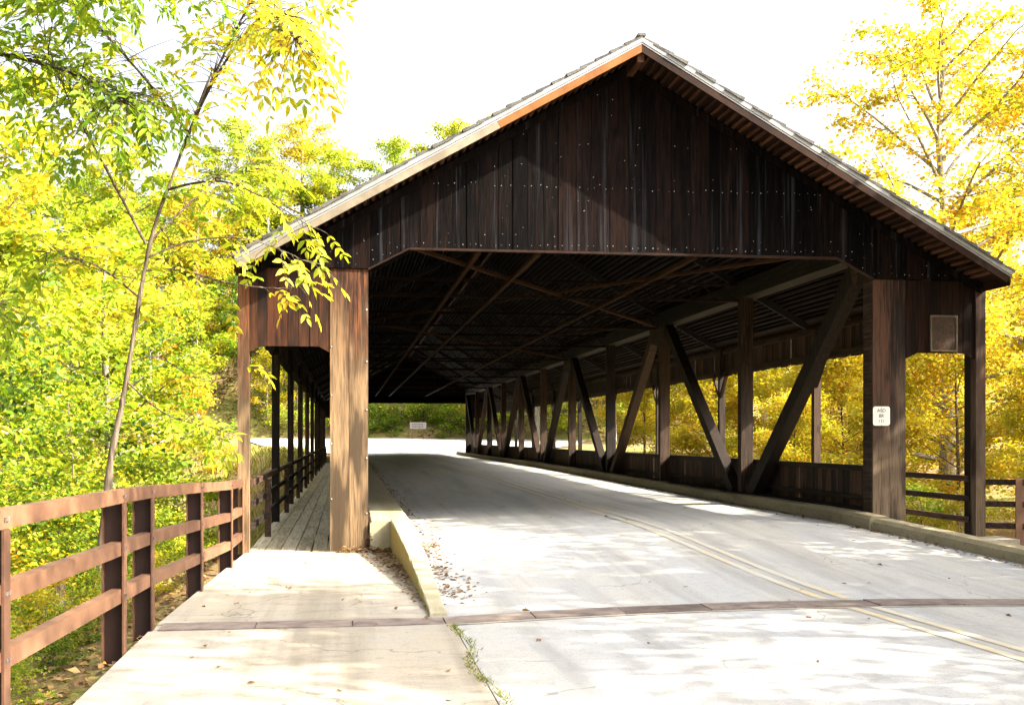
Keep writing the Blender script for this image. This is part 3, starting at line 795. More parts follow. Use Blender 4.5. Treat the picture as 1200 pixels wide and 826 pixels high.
# walkway decks, plank by plank
for s in (-1, 1):
    wk = mesh_obj('walkway', *boxes_vf([(*sorted((s * 4.35, s * 4.47)), .03, LEN, -.30, -.06), (*sorted((s * 5.38, s * 5.5)), .03, LEN, -.30, -.06)]), M_trussy, B)
    NPK = 6; x0, x1 = 4.24, 5.60; pw_ = (x1 - x0) / NPK
    for i in range(NPK):
        y = .0; first = True; rest = []
        while y < LEN:
            ln = R.choice((4.27, 4.88, 5.5, 6.1)) * (R.uniform(.5, 1) if first else 1); first = False
            e = min(y + ln, LEN); g = R.uniform(.005, .009)
            a, b = sorted((s * (x0 + i * pw_ + g), s * (x0 + (i + 1) * pw_ - g)))
            dz = R.uniform(-.004, .004)
            if s < 0 and y < 32:
                o = box('plank', a, b, y + .004, e - .004, -.055 + dz, -.004 + dz, M_deck, wk)
                if i == 1 and 0 <= y < 3: o.rotation_euler = (0, 0, .012)
            else: rest.append((a, b, y + .004, e - .004, -.055 + dz, -.004 + dz))
            y = e
        if rest: tag(mesh_obj('far_planks', *boxes_vf(rest), M_deck, wk), kind='stuff')
# road deck slab under the road through the bridge, with floor beams
mesh_obj('deck_slab', *boxes_vf([(-4.2, 4.2, .02, LEN - .02, -.15, -.03)]), M_abut, B)
for k_ in range(1, 10): box('floor_beam', -5.6, 5.6, k_ * S - .15, k_ * S + .15, -.75, -.31, M_trussx, B)
# concrete road deck cheeks between deck slab and road edges
mesh_obj('deck_edge', *boxes_vf([(-3.9, -3.5, .02, LEN - .02, -.03, .25), (3.8, 4.2, .02, LEN - .02, -.03, .25)]), M_abut, B)

# ------------------------------------------------------------------ approach railings
def railing(name, label, posts, zt, mat, face=1):
    """posts: list of (x, y, ground z, top z)"""
    b = posts[0]; e = empty(name, (b[0], b[1], b[2])); tag(e, label, 'railing', 'brown steel railings on the bridge approach')
    hs = (0.0, .40, .76)     # drop of rail tops below the top
    for (x, y, zg, zt_) in posts:
        V, F = boxes_vf([(x - .006, x + .008, y - .06, y + .06, zg, zt_ - .105), (x - .165, x - .153, y - .02, y + .06, zg, zt_ - .106)])
        p = mesh_obj('post', V, F, mat, e)
        mesh_obj('web', *boxes_vf([(x - .153, x - .006, y + .040, y + .055, zg, zt_ - .107)]), M_webshade, p)
        for h in hs[1:]:
            for dy in (-.025, .025): box('bolt', x + .008, x + .017, y + dy - .011, y + dy + .011, zt_ - h - .06, zt_ - h - .038, M_rust, p)
        for dy in (-.02, .02): box('bolt', x + .001, x + .012, y + dy - .011, y + dy + .011, zt_ - .06, zt_ - .038, M_rust, p)
    for (a, b2) in zip(posts[:-1], posts[1:]):
        for h in hs:
            off = -.052 if h else -.045
            pa, pb = Vector((a[0] + off, a[1], a[3] - h - .05)), Vector((b2[0] + off, b2[1], b2[3] - h - .05))
            d = (pb - pa).normalized() * .0
            bar('rail', pa - d, pb + d, .085, .105, mat, e)
    return e
railing('approach_railing', 'brown three-rail steel railing along the left sidewalk', [(-5.98, -14.5, -.25, 1.26), (-6.0, -10.55, -.25, 1.26), (-5.87, -7.86, -.25, 1.25), (-5.84, -6.72, -.25, 1.23), (-5.72, -4.22, -.2, 1.16), (-5.62, -1.95, -.2, 1.09), (-5.64, -.06, -.1, 1.05)], 0, M_corten)
e = empty('approach_railing', (5.75, -.15, -.2)); tag(e, 'brown steel railing flaring off the right corner post of the bridge', 'railing', 'brown steel railings on the bridge approach')
rp = [(5.73, .02), (6.15, -.22), (8.3, -1.6), (10.2, -3.4)]
for (a, b) in zip(rp[:-1], rp[1:]):
    for z in (1.0, .66, .32): bar('rail', (a[0], a[1], z - .05), (b[0], b[1], z - .05), .06, .09, M_railw, e)
for (x, y) in rp[1:]:
    p = mesh_obj('post', *boxes_vf([(x - .07, x + .07, y - .06, y - .045, -.7, 1.02), (x - .008, x + .008, y - .045, y + .06, -.7, 1.0)]), M_corten, e)

# ------------------------------------------------------------------ plants
def copy_tree(o, loc, rz, sc, label=None, group=None):
    c = o.copy(); COL.objects.link(c); c.location = loc; c.rotation_euler = (0, 0, rz); c.scale = (sc, sc, sc)
    if label: c['label'] = label
    if group: c['group'] = group
    for ch in o.children:
        d = ch.copy(); COL.objects.link(d); d.parent = c
    return c
def gen_tree(seed, H, cb, spread, nleaf, lsize, limbs=16, tr=None, low=20, high=62, droop=.15, tone=(.45, .25), lw=.62, rich=False, gap=1.0, lean=0.0):
    g = np.random.default_rng(seed); r = random.Random(seed)
    WV, WF = [], []
    tr = tr or H * .016
    n = 9; pts = []; ox = oy = 0
    for i in range(n):
        t = i / (n - 1); ox += r.uniform(-.03, .03) * H * .5 * t + lean * H / n; oy += r.uniform(-.03, .03) * H * .5 * t
        pts.append(Vector((ox, oy, t * H * .97 - (.3 if i == 0 else 0))))
    rad = [tr * (1.25 if i == 0 else 1) * (1 - .88 * i / (n - 1)) for i in range(n)]
    v, f = tube(pts, rad, 7, 0); WV += v; WF += f
    def at(t):
        q = t * (n - 1); i = min(int(q), n - 2); return pts[i].lerp(pts[i + 1], q - i)
    segs = []
    for i in range(limbs):
        t = cb + (0.96 - cb) * ((i + r.random() * .8) / limbs)
        az = i * 2.39996 + r.uniform(-.5, .5)
        prof = math.sin(math.pi * min(1, .22 + .78 * (t - cb) / (1 - cb))) ** .7
        ln = spread * max(.28, prof) * r.uniform(.75, 1.15)
        el = math.radians(low + (high - low) * ((t - cb) / (1 - cb)) + r.uniform(-10, 10))
        d = Vector((math.cos(az) * math.cos(el), math.sin(az) * math.cos(el), math.sin(el)))
        p = at(t); P = [p.copy()]; m_ = 5
        for j in range(m_):
            d = (d + Vector((r.uniform(-.18, .18), r.uniform(-.18, .18), r.uniform(-.12, .16) - droop * j / m_))).normalized()
            p = p + d * ln / m_; P.append(p.copy())
        r0 = tr * .42 * (1 - .6 * t)
        v, f = tube(P, [max(.006, r0 * (1 - .85 * j / m_)) for j in range(m_ + 1)], 5, len(WV)); WV += v; WF += f
        for j in range(1, m_ + 1):
            segs.append((P[j - 1], P[j], ln / m_ * (.4 if j < 3 else 1)))
        for q in range(6):
            tt = r.uniform(.25, 1.0) * m_; j = min(int(tt), m_ - 1); b = P[j].lerp(P[j + 1], tt - j)
            az2 = az + r.uniform(-1.4, 1.4); d2 = Vector((math.cos(az2), math.sin(az2), r.uniform(-.3, .55))).normalized()
            l2 = ln * r.uniform(.2, .42); e1 = b + d2 * l2 * .5; e2 = e1 + (d2 + Vector((0, 0, -.25 + r.uniform(-.2, .3)))).normalized() * l2 * .5
            v, f = tube([b, e1, e2], [max(.005, r0 * .3), max(.004, r0 * .2), .003], 4, len(WV)); WV += v; WF += f
            segs.append((b, e1, l2 * .9)); segs.append((e1, e2, l2 * 1.5))
    w = np.array([s[2] for s in segs]); w *= g.uniform(.25, 1.6, len(w)); w /= w.sum()
    idx = g.choice(len(segs), nleaf, p=w); a = np.array([s[0] for s in segs])[idx]; b = np.array([s[1] for s in segs])[idx]
    t = g.random((nleaf, 1)); pos = a + (b - a) * t + g.normal(0, lsize * 1.5 * gap, (nleaf, 3)) * np.array([1, 1, .55])
    az = g.uniform(0, 2 * math.pi, nleaf)
    dirs = np.stack([np.cos(az), np.sin(az), g.normal(-.35, .35, nleaf)], -1)
    nrm = unit(np.stack([g.normal(0, .55, nleaf), g.normal(0, .55, nleaf), np.ones(nleaf)], -1))
    ln = lsize * g.uniform(.65, 1.25, nleaf)
    segtone = g.normal(0, .26, len(segs))[idx]
    tn = np.clip(g.normal(tone[0], tone[1] * .7, nleaf) + segtone, 0, 1)
    co, tris, tv = leaves(pos, dirs, nrm, ln, lw, tn, rich)
    return WV, WF, co, tris, tv
def tree_thing(name, gen, bark, lmat, loc, label, cat='tree', group=None, rz=0, sc=1):
    WV, WF, co, tris, tv = gen
    e = bpy.data.objects.new(name, None); e.location = loc; link(e); e.rotation_euler = (0, 0, rz); e.scale = (sc, sc, sc); tag(e, label, cat, group)
    me = bpy.data.meshes.new('trunk'); me.from_pydata(WV, [], WF); me.materials.append(bark); me.polygons.foreach_set('use_smooth', [True] * len(me.polygons))
    link(bpy.data.objects.new('trunk', me), e)
    link(bpy.data.objects.new('crown', tri_mesh('crown', co, tris, lmat, tv)), e)
    return e
def gz(x, y): return float(terrain_z(x, y))

# --- prototypes for the woods
protos = {}
def proto(key, *a, **k): protos[key] = (a, k)
def put(key, x, y, sc, label, group, name=None, z=None, rz=None):
    rz = R.uniform(0, 6.28) if rz is None else rz; zz = gz(x, y) - .1 if z is None else z
    pr = protos[key]
    if isinstance(pr, dict): o = copy_tree(pr['o'], (x, y, zz), rz, sc, label, group)
    else:
        a, k = pr; nm, gen, bark, lm, cat = a
        o = tree_thing(nm, gen, bark, lm, (x, y, zz), label, cat, group, rz, sc); protos[key] = {'o': o}
    return o
proto('far_green', 'hill_tree', gen_tree(1, 15, .30, 4.2, 5200, .34, 18, tone=(.35, .3)), M_barkpale, ML_green, 'tree')
proto('far_yg', 'hill_tree', gen_tree(2, 14, .25, 4.0, 5200, .34, 18, tone=(.45, .3)), M_barkpale, ML_yg, 'tree')
proto('far_yellow', 'hill_tree', gen_tree(3, 11, .15, 3.4, 4200, .32, 16, tone=(.4, .3)), M_barkpale, ML_yellow, 'tree')
proto('far_bare', 'bare_tree', gen_tree(4, 15, .45, 2.6, 900, .28, 14, tone=(.5, .3), high=75), M_barkpale, ML_orange, 'tree')
proto('maple', 'maple_tree', gen_tree(5, 13, .14, 5.4, 24000, .19, 30, tr=.13, tone=(.45, .28), lw=.85, low=22, gap=1.5), M_bark, ML_gold, 'tree')
proto('maple2', 'maple_tree', gen_tree(6, 11, .10, 4.8, 22000, .19, 30, tr=.11, tone=(.4, .3), lw=.85, low=20, gap=1.5), M_bark, ML_yellow, 'tree')
proto('mid_yg', 'leafy_tree', gen_tree(8, 12, .08, 4.6, 13000, .21, 24, tone=(.45, .3), lw=.75, low=0), M_bark, ML_yg, 'tree')
proto('mid_green', 'leafy_tree', gen_tree(9, 10, .06, 4.0, 12000, .19, 24, tone=(.45, .3), lw=.75, low=0), M_bark, ML_green, 'tree')
proto('sapling', 'sapling', gen_tree(41, 6.8, .05, 2.9, 9000, .125, 26, tr=.06, tone=(.45, .32), lw=.62, low=-5, high=40, rich=True, gap=1.2), M_bark, ML_yg, 'tree')
proto('sapling_g', 'sapling', gen_tree(42, 6.2, .05, 2.8, 8500, .125, 26, tr=.06, tone=(.42, .3), lw=.62, low=-5, high=40, rich=True, gap=1.2), M_bark, ML_green, 'tree')
proto('bank', 'bank_tree', gen_tree(43, 17, .12, 5.4, 21000, .23, 30, tone=(.62, .32), lw=.7, low=0), M_barkpale, ML_yg, 'tree')
proto('bank_y', 'bank_tree', gen_tree(44, 16, .12, 5.2, 19000, .23, 30, tone=(.3, .32), lw=.7, low=0), M_barkpale, ML_yellow, 'tree')
proto('big_maple', 'tall_maple_tree', gen_tree(45, 25, .08, 9.0, 27000, .24, 40, tone=(.5, .3), lw=.85, low=5, high=58), M_barkpale, ML_gold, 'tree')
proto('bush', 'shrub', gen_tree(10, 2.2, .02, 1.5, 2600, .13, 14, tr=.03, tone=(.45, .35), lw=.6, low=15, high=70), M_bark, ML_yg, 'shrub')
proto('bush_y', 'shrub', gen_tree(12, 2.6, .02, 1.6, 2600, .13, 14, tr=.03, tone=(.4, .35), lw=.6, low=15, high=70), M_barkpale, ML_yellow, 'shrub')
proto('bush_g', 'shrub', gen_tree(13, 1.6, .02, 1.3, 2200, .12, 13, tr=.025, tone=(.35, .3), lw=.6, low=15, high=70), M_bark, ML_green, 'shrub')

gh = 'trees of the hillside woods beyond the bridge'
LAB = {'far_green': 'green tree of the hillside woods beyond the bridge', 'far_yg': 'yellow-green tree of the hillside woods beyond the bridge',
       'far_yellow': 'small bright yellow tree of the hillside woods beyond the bridge', 'far_bare': 'pale thin-crowned trunk of the hillside woods beyond the bridge'}
# far end hill seen through the portal and above the roof
for x, d, k_, sc in ((-6.5, 2, 'far_bare', .9), (-9, 5, 'far_yg', .8), (-3.5, 3.5, 'far_bare', .8), (-1.5, 6, 'far_green', .8), (1.2, 4, 'far_bare', .7), (3.5, 7, 'far_green', .85),
                     (6.8, 2.2, 'far_yellow', .55), (9.2, 3.5, 'far_yg', .75), (12, 4, 'far_green', .8), (-12, 3, 'far_yellow', .7), (-15, 6, 'far_green', .9), (-19, 3, 'far_yg', .9),
                     (-5, 10, 'far_green', .9), (0, 12, 'far_yg', .9), (6, 12, 'far_green', .95), (-10, 14, 'far_yg', 1), (12, 12, 'far_yg', 1), (-24, 8, 'far_green', 1), (17, 6, 'far_yellow', .9),
                     (-2, 18, 'far_green', 1), (4, 20, 'far_yg', 1), (-8, 22, 'far_green', 1.05), (-15, 20, 'far_yg', 1.1), (-22, 18, 'far_green', 1.1), (-30, 14, 'far_yg', 1.1), (11, 20, 'far_green', 1.1), (18, 16, 'far_yg', 1.05)):
    y = foot(x) + d; put(k_, x, y, sc, LAB[k_], gh)
for x, y, sc, k_ in ((-13, 115, 1.25, 'bank'), (-6, 119, 1.25, 'bank'), (1, 118, 1.3, 'bank'), (8, 121, 1.4, 'bank'), (-20, 111, 1.3, 'bank_y'), (14, 117, 1.4, 'bank'), (-9.5, 124, 1.5, 'bank_y'), (-17, 122, 1.45, 'bank'), (-27, 112, 1.5, 'bank')):
    put(k_, x, y, sc, 'tall pale yellow-green tree showing above the left roof slope' if k_ == 'bank' else 'tall yellow tree on the hill left of the roof slope', gh)
for x, d in ((-8, .8), (-5, 1.4), (-2.6, .6), (-1, 1.6), (.3, .9), (1.2, 2.2), (5, 2), (5.8, .7), (8, 1), (10, 2), (-11, 1.5), (3.4, 2.6)):
    k_ = R.choice(('bush_g', 'bush_g', 'bush')); put(k_, x, foot(x) + d, R.uniform(1.0, 1.9), ('green' if k_ == 'bush_g' else 'yellow-green') + ' shrub at the foot of the hillside beyond the bridge', 'shrubs at the foot of the far hillside')
for x, y, sc, k_ in ((13.5, 91, 1.05, 'bank'), (20, 88, 1.2, 'bank'), (27, 92, 1.3, 'bank_y'), (19, 97, 1.2, 'bank'), (33, 84, 1.3, 'bank')):
    put(k_, x, y, sc, 'tall leafy tree standing right of the far road bend', gh)
for i in range(46):
    x = R.uniform(-75, 60); y = foot(x) + R.uniform(26, 70); k_ = R.choice(('far_green', 'far_yg', 'far_yg', 'far_green', 'far_yellow'))
    put(k_, x, y, R.uniform(.9, 1.3), LAB[k_], gh)
# left hillside across the creek
gl = 'trees across the creek left of the bridge'
LABL = {'far_green': 'green tree across the creek left of the bridge', 'far_yg': 'yellow-green tree across the creek left of the bridge', 'far_yellow': 'bright yellow tree across the creek left of the bridge',
        'far_bare': 'pale nearly bare tree across the creek left of the bridge', 'mid_yg': 'leafy yellow-green tree across the creek left of the bridge', 'bush_y': 'yellow shrub across the creek left of the bridge', 'bush': 'yellow-green shrub across the creek left of the bridge'}
for i in range(40):
    y = R.uniform(52, 92); x = -16 - (y - 50) * .1 - R.uniform(0, 26)
    if i % 4 == 0: k_ = 'far_bare'
    else: k_ = R.choice(('far_yg', 'far_green', 'far_yellow', 'far_yg'))
    put(k_, x, y, R.uniform(.75, 1.15), LABL[k_], gl)
for i in range(30):
    y = R.uniform(8, 60); x = -10.5 - y * .12 - R.uniform(0, 14)
    k_ = R.choice(('bush_y', 'bush_y', 'bush')); put(k_, x, y, R.uniform(.7, 1.3), ('yellow' if k_ == 'bush_y' else 'yellow-green') + ' shrub on the creek bank left of the bridge', 'shrubs on the creek bank left of the bridge')

# right side: yellow maples
gr_ = 'yellow maples right of the bridge'
put('big_maple', 24.5, 36, 1.0, 'tallest golden maple with bare grey limbs rising above the right eave', gr_)
put('big_maple', 37, 44, 1.1, 'tall golden maple at the far right behind the tallest one', gr_)
for (x, y, sc, k_) in ((18.5, 24, .8, 'maple2'), (27, 27, 1.0, 'maple'), (21, 44, 1.0, 'maple'), (19, 54, .95, 'maple2'), (30, 50, 1.2, 'maple2'), (28, 62, 1.15, 'maple'),
                     (30, 22, 1.1, 'maple2'), (18, 33, .75, 'maple2'), (34, 33, 1.2, 'maple'), (19, 66, 1.0, 'maple2'), (20.5, 15.5, .7, 'maple2'), (17, 15, .5, 'maple'), (38, 58, 1.3, 'maple'), (15.5, 44, .62, 'maple'), (15, 57, .7, 'maple'), (14.5, 30, .5, 'maple2'), (26, 18, .9, 'maple')):
    put(k_, x, y, sc, 'golden-orange maple right of the bridge' if k_ == 'maple' else 'lemon-yellow maple right of the bridge', gr_)
for i in range(26):
    y = R.uniform(4, 60); x = 9.5 + y * .08 + R.uniform(0, 9)
    k_ = R.choice(('bush_y', 'bush_y', 'bush')); put(k_, x, y, R.uniform(.6, 1.1), 'low ' + ('yellow' if k_ == 'bush_y' else 'yellow-green') + ' shrub on the bank right of the bridge', 'shrubs on the bank right of the bridge')
# roadside trees to the right, out of the picture, whose broken shade falls over the road
proto('shade', 'roadside_tree', gen_tree(21, 11.5, .34, 4.8, 9500, .25, 24, tone=(.5, .3), lw=.85, low=10), M_bark, ML_yellow, 'tree')
for (x, y, sc, lb) in ((12.2, -5.0, 1.0, 'yellow roadside tree nearest the right portal corner, outside the view'), (13.0, -10.6, 1.02, 'yellow roadside tree second from the right portal corner, outside the view'),
                       (15.5, -15.0, 1.05, 'yellow roadside tree furthest back on the right, outside the view'), (9.2, -16.5, .8, 'yellow roadside tree closest to the kerb, outside the view')):
    put('shade', x, y, sc, lb, 'roadside trees on the right')

tree_thing('tall_roadside_tree', gen_tree(23, 14.5, .50, 4.3, 6800, .24, 20, tone=(.5, .3), lw=.85, low=10, gap=1.4), M_bark, ML_yellow, (9.6, -12.9, -.5), 'tallest sparse yellow roadside tree on the right, outside the view', 'tree', 'roadside trees on the right')
# --- near left trees
def near_tree(seed, trunk, tr, limbs, label, name, cb_leaf, tone_fn, single=0, lmat=ML_hick, bark=M_bark, llen=.15, nleaflet=9):
    """trunk: world polyline; limbs: list of (polyline, leaves_count, tone, spread) with compound leaves"""
    base = Vector(trunk[0]); e = empty(name, base); tag(e, label, 'tree')
    g = np.random.default_rng(seed); r = random.Random(seed)
    def smooth(P, n=4):
        P = [Vector(p) for p in P]; out = []
        for i in range(len(P) - 1):
            p0, p1, p2, p3 = P[max(i - 1, 0)], P[i], P[i + 1], P[min(i + 2, len(P) - 1)]
            for j in range(n):
                t = j / n
                out.append(.5 * ((2 * p1) + (p2 - p0) * t + (2 * p0 - 5 * p1 + 4 * p2 - p3) * t * t + (3 * p1 - p0 - 3 * p2 + p3) * t ** 3))
        out.append(P[-1]); return out
    tp = smooth(trunk, 5); WV, WF = tube(tp, [tr * (1 - .75 * i / (len(tp) - 1)) + .008 * math.sin(i * 2.3) * tr / .08 for i in range(len(tp))], 9)
    mesh_obj('trunk', WV, WF, bark, e, smooth=True)
    LP, LD, LN_, LL, LT = [], [], [], [], []
    for (P, nl, tone, spr, r0) in limbs:
        Q = smooth(P, 4); ln = sum((Q[i + 1] - Q[i]).length for i in range(len(Q) - 1))
        WV, WF = tube(Q, [max(.004, r0 * (1 - .85 * i / (len(Q) - 1))) for i in range(len(Q))], 6)
        for _ in range(nl):
            t = (1 - abs(g.normal(0, .42))) if r.random() < .8 else r.random()
            t = min(max(t, .15), 1.0) * (len(Q) - 1); i = min(int(t), len(Q) - 2); b = Q[i].lerp(Q[i + 1], t - i)
            main = (Q[i + 1] - Q[i]).normalized()
            d = (main * .55 + Vector((g.normal(0, .75), g.normal(0, .75), g.normal(-.05, .4)))).normalized()
            tw = r.uniform(.08, 1) * spr; tip = b + d * tw
            v, f = tube([b, b.lerp(tip, .5) + Vector((0, 0, .03 * spr)), tip], [.006, .0045, .003], 4, len(WV)); WV += v; WF += f
            rl = llen * r.uniform(1.7, 2.6); rd = (d + Vector((g.normal(0, .3), g.normal(0, .3), -.55))).normalized()
            side = rd.cross(Vector((g.normal(0, .3), g.normal(0, .3), 1))).normalized(); up = side.cross(rd)
            tn = min(1, max(0, g.normal(tone, .13)))
            nlf = r.choice((5, 7, 7, 9)) if nleaflet == 9 else nleaflet
            end = tip + rd * rl + Vector((0, 0, -.06))
            v, f = tube([tip, tip.lerp(end, .5) + Vector((0, 0, .02)), end], [.003, .0025, .0015], 3, len(WV)); WV += v; WF += f
            for q in range(nlf):
                if q == nlf - 1: pp = end; ld = rd + Vector((0, 0, -.25))
                else:
                    f_ = (q // 2 + .6) / ((nlf - 1) / 2); sg_ = 1 if q % 2 else -1
                    pp = tip.lerp(end, f_); ld = side * sg_ + rd * .75 + Vector((0, 0, -.25 + g.normal(0, .18)))
                LP.append(tuple(pp)); LD.append(tuple(ld.normalized())); LN_.append(tuple((up + Vector((g.normal(0, .25), g.normal(0, .25), 0))).normalized()))
                LL.append(llen * r.uniform(.55, 1.15)); LT.append(min(1, max(0, tn + g.normal(0, .06))))
        mesh_obj('branch', WV, WF, bark, e, smooth=True)
    LP, LD, LN_, LL, LT = map(np.array, (LP, LD, LN_, LL, LT))
    order = g.permutation(len(LP))
    if single:
        # the largest-showing leaflets (near the tips facing the road) become leaf parts of their own
        depth = (LP[:, 0] + 4.187) * .14 + (LP[:, 1] + 17.189) * .99
        order = np.argsort(depth / LL)
    sel = order[:single]; rest = order[single:]
    if single:
        c1, t1, _ = leaves(np.zeros((1, 3)), np.array([[0., 1, 0]]), np.array([[0., 0, 1]]), np.ones(1), .42, np.ones(1), True)
        lme = tri_mesh('leaf', c1, t1, ML_single)
        for k_ in sel:
            d = Vector(LD[k_]).normalized(); s_ = d.cross(Vector(LN_[k_])).normalized(); u = s_.cross(d)
            o = bpy.data.objects.new('leaf', lme)
            o.matrix_basis = Matrix.Translation(Vector(LP[k_]) - base) @ Matrix((s_, d, u)).transposed().to_4x4() @ Matrix.Scale(LL[k_], 4)
            o['tone'] = float(LT[k_]); link(o, e)
    co, tris, tv = leaves(LP[rest] - np.array(base), LD[rest], LN_[rest], LL[rest], .42, LT[rest], True)
    tag(link(bpy.data.objects.new('foliage', tri_mesh('foliage', co, tris, lmat, tv)), e), kind='stuff')
    return e
near_tree(31, [(-7.1, -3, -1.0), (-7.02, -3, 0.2), (-6.9, -3, 1.37), (-6.80, -3, 1.9), (-6.71, -3, 2.4), (-6.46, -3, 3.9), (-6.15, -3.0, 4.85), (-5.75, -3.1, 5.9)], .052, [
    ([(-6.25, -3, 4.55), (-5.9, -3.1, 4.62), (-5.5, -3.2, 4.6), (-4.95, -3.1, 4.35), (-4.6, -3.0, 4.15)], 26, .62, .36, .018),
    ([(-6.52, -3, 3.6), (-6.1, -2.9, 3.62), (-5.6, -2.8, 3.5), (-5.0, -2.7, 3.45), (-4.62, -2.6, 3.55)], 15, .74, .30, .016),
    ([(-6.48, -3, 3.75), (-6.0, -3.0, 3.95), (-5.4, -3.0, 4.0), (-4.9, -3.0, 3.85), (-4.7, -3.0, 3.75)], 13, .68, .28, .014),
    ([(-6.75, -3, 2.5), (-6.4, -2.8, 2.6), (-5.9, -2.6, 2.35), (-5.3, -2.5, 2.6)], 3, .7, .2, .012),
    ([(-6.5, -3, 3.9), (-6.9, -3.2, 4.7), (-7.3, -3.4, 5.5), (-7.6, -3.6, 6.4)], 60, .45, .6, .02),
    ([(-6.1, -3, 5.0), (-5.7, -3.6, 5.6), (-5.2, -4.2, 6.1), (-4.85, -4.6, 6.1), (-4.7, -4.8, 5.75)], 110, .78, .55, .02),
    ([(-5.9, -3, 5.5), (-5.5, -3.2, 6.3), (-5.1, -3.6, 6.9), (-4.9, -3.9, 7.3)], 110, .70, .65, .02),
    ([(-6.0, -3, 5.2), (-6.5, -3.2, 5.8), (-7.0, -3.6, 6.3), (-7.4, -3.8, 6.6)], 85, .45, .65, .02),
    ([(-6.45, -3, 3.95), (-6.2, -2.4, 4.4), (-5.8, -2.0, 4.9), (-5.3, -1.8, 5.1)], 50, .62, .5, .018),
    ([(-6.6, -3, 3.3), (-7.0, -3.3, 3.6), (-7.5, -3.6, 3.7)], 30, .5, .5, .015),
    ([(-6.72, -3, 2.3), (-6.3, -3.2, 1.95), (-5.9, -3.3, 1.8), (-5.55, -3.4, 1.75)], 12, .62, .25, .012)],
    'slender leaning tree with green and yellow leaflets beside the left railing', 'slender_tree', None, None, single=300)
near_tree(32, [(-11.5, -3.5, -2.2), (-11.4, -3.5, 1.0), (-11.2, -3.5, 4.0), (-10.8, -3.5, 7.5)], .16, [
    ([(-11.2, -3.5, 4.2), (-9.8, -3.6, 5.3), (-8.4, -3.8, 5.8), (-7.2, -4.0, 5.6), (-6.5, -4.2, 5.2)], 190, .42, .85, .05),
    ([(-11.1, -3.5, 5.2), (-9.5, -4.0, 6.4), (-8.2, -4.4, 6.9), (-7.0, -4.6, 6.8), (-6.0, -4.8, 6.5)], 210, .40, .9, .05),
    ([(-11.0, -3.5, 6.0), (-9.6, -2.6, 7.2), (-8.4, -2.2, 7.8), (-7.0, -2.2, 7.9), (-6.0, -2.4, 7.6)], 190, .48, .9, .05),
    ([(-11.3, -3.5, 3.4), (-10.2, -4.2, 4.2), (-9.2, -4.8, 4.6), (-8.4, -5.2, 4.4)], 130, .40, .75, .04),
    ([(-11.3, -3.5, 2.8), (-10.0, -3.0, 3.3), (-9.0, -2.8, 3.4), (-8.2, -2.8, 3.2)], 90, .46, .7, .04),
    ([(-11.0, -3.5, 6.6), (-9.4, -3.2, 8.4), (-8.0, -3.2, 9.0), (-6.6, -3.4, 8.6)], 170, .5, .9, .05),
    ([(-11.4, -3.5, 1.8), (-10.2, -3.3, 2.2), (-9.2, -3.4, 2.2), (-8.4, -3.6, 1.9)], 90, .46, .7, .04)],
    'large green-leaved tree reaching in from the left edge', 'large_leafy_tree', None, None)
protos['mid_yg2'] = protos['mid_yg']
ln_ = 'leafy trees and saplings left of the railing'
for k_, x, y, z, sc, lb in (('sapling_g', -9.9, 0.6, -2.4, .95, 'green layered sapling just behind the slender tree'), ('sapling', -9.2, -4.6, -1.7, .62, 'yellow-green sapling at the left edge over the railing'),
        ('sapling', -11.6, 4.5, -3.0, 1.15, 'yellow-green sapling behind the green layered one'), ('sapling_g', -8.7, -2.0, -1.9, .55, 'low green sapling below the slender tree'),
        ('sapling_g', -13.2, 9.0, -3.6, 1.3, 'tall green sapling further back on the left bank'), ('sapling', -10.3, 10.5, -4.0, 1.0, 'pale yellow-green sapling beside the walkway posts'),
        ('bank', -15.8, 17, -4.6, 1.15, 'yellow-green tree rising behind the saplings at the left'), ('bank_y', -18.0, 27, -5, 1.15, 'bright yellow tree behind the saplings at the left'),
        ('bank', -14.0, 34, -5, 1.0, 'yellow-green tree left of the roof edge'), ('bank', -21, 40, -4.6, 1.1, 'tall yellow-green tree behind the bright yellow one'), ('bank_y', -13.0, 46, -4.6, .62, 'small yellow tree on the far creek bank by the walkway')):
    put(k_, x, y, sc, lb, ln_, z=z)
for i, (x, y, sc, k_) in enumerate(((-7.6, -8.3, .5, 'bush_g'), (-8.4, -6.9, .6, 'bush'), (-7.3, -5.3, .34, 'bush_g'), (-7.0, -2.4, .4, 'bush_g'), (-6.7, -0.6, .42, 'bush'), (-8.2, -3.9, .6, 'bush_y'), (-6.9, 1.6, .6, 'bush_g'), (-8.0, 3.5, .9, 'bush'), (-9.2, -9.0, .7, 'bush_y'), (-9.4, 6.5, 1.1, 'bush_y'), (-8.3, 0.5, .7, 'bush'), (-6.75, -9.6, .36, 'bush_g'), (-7.1, -10.6, .45, 'bush'), (-6.6, -6.2, .24, 'bush_g'), (-7.5, -7.2, .4, 'bush_y'), (-6.7, -4.3, .26, 'bush'), (-8.8, -8.2, .6, 'bush'), (-6.55, -11.8, .3, 'bush'), (-6.45, -1.5, .26, 'bush'), (-7.9, -12.0, .6, 'bush_g'), (-6.5, -8.9, .2, 'bush'), (-6.8, -8.0, .26, 'bush'), (-6.5, -7.4, .2, 'bush_g'), (-6.5, -5.2, .22, 'bush'), (-6.4, -3.2, .22, 'bush_y'), (-7.2, -9.4, .38, 'bush'), (-6.9, -6.0, .3, 'bush_y'))):
    put(k_, x, y, sc, 'low ' + {'bush_g': 'green', 'bush': 'yellow-green', 'bush_y': 'yellow'}[k_] + ' shrub on the slope below the left railing', 'shrubs below the left railing')
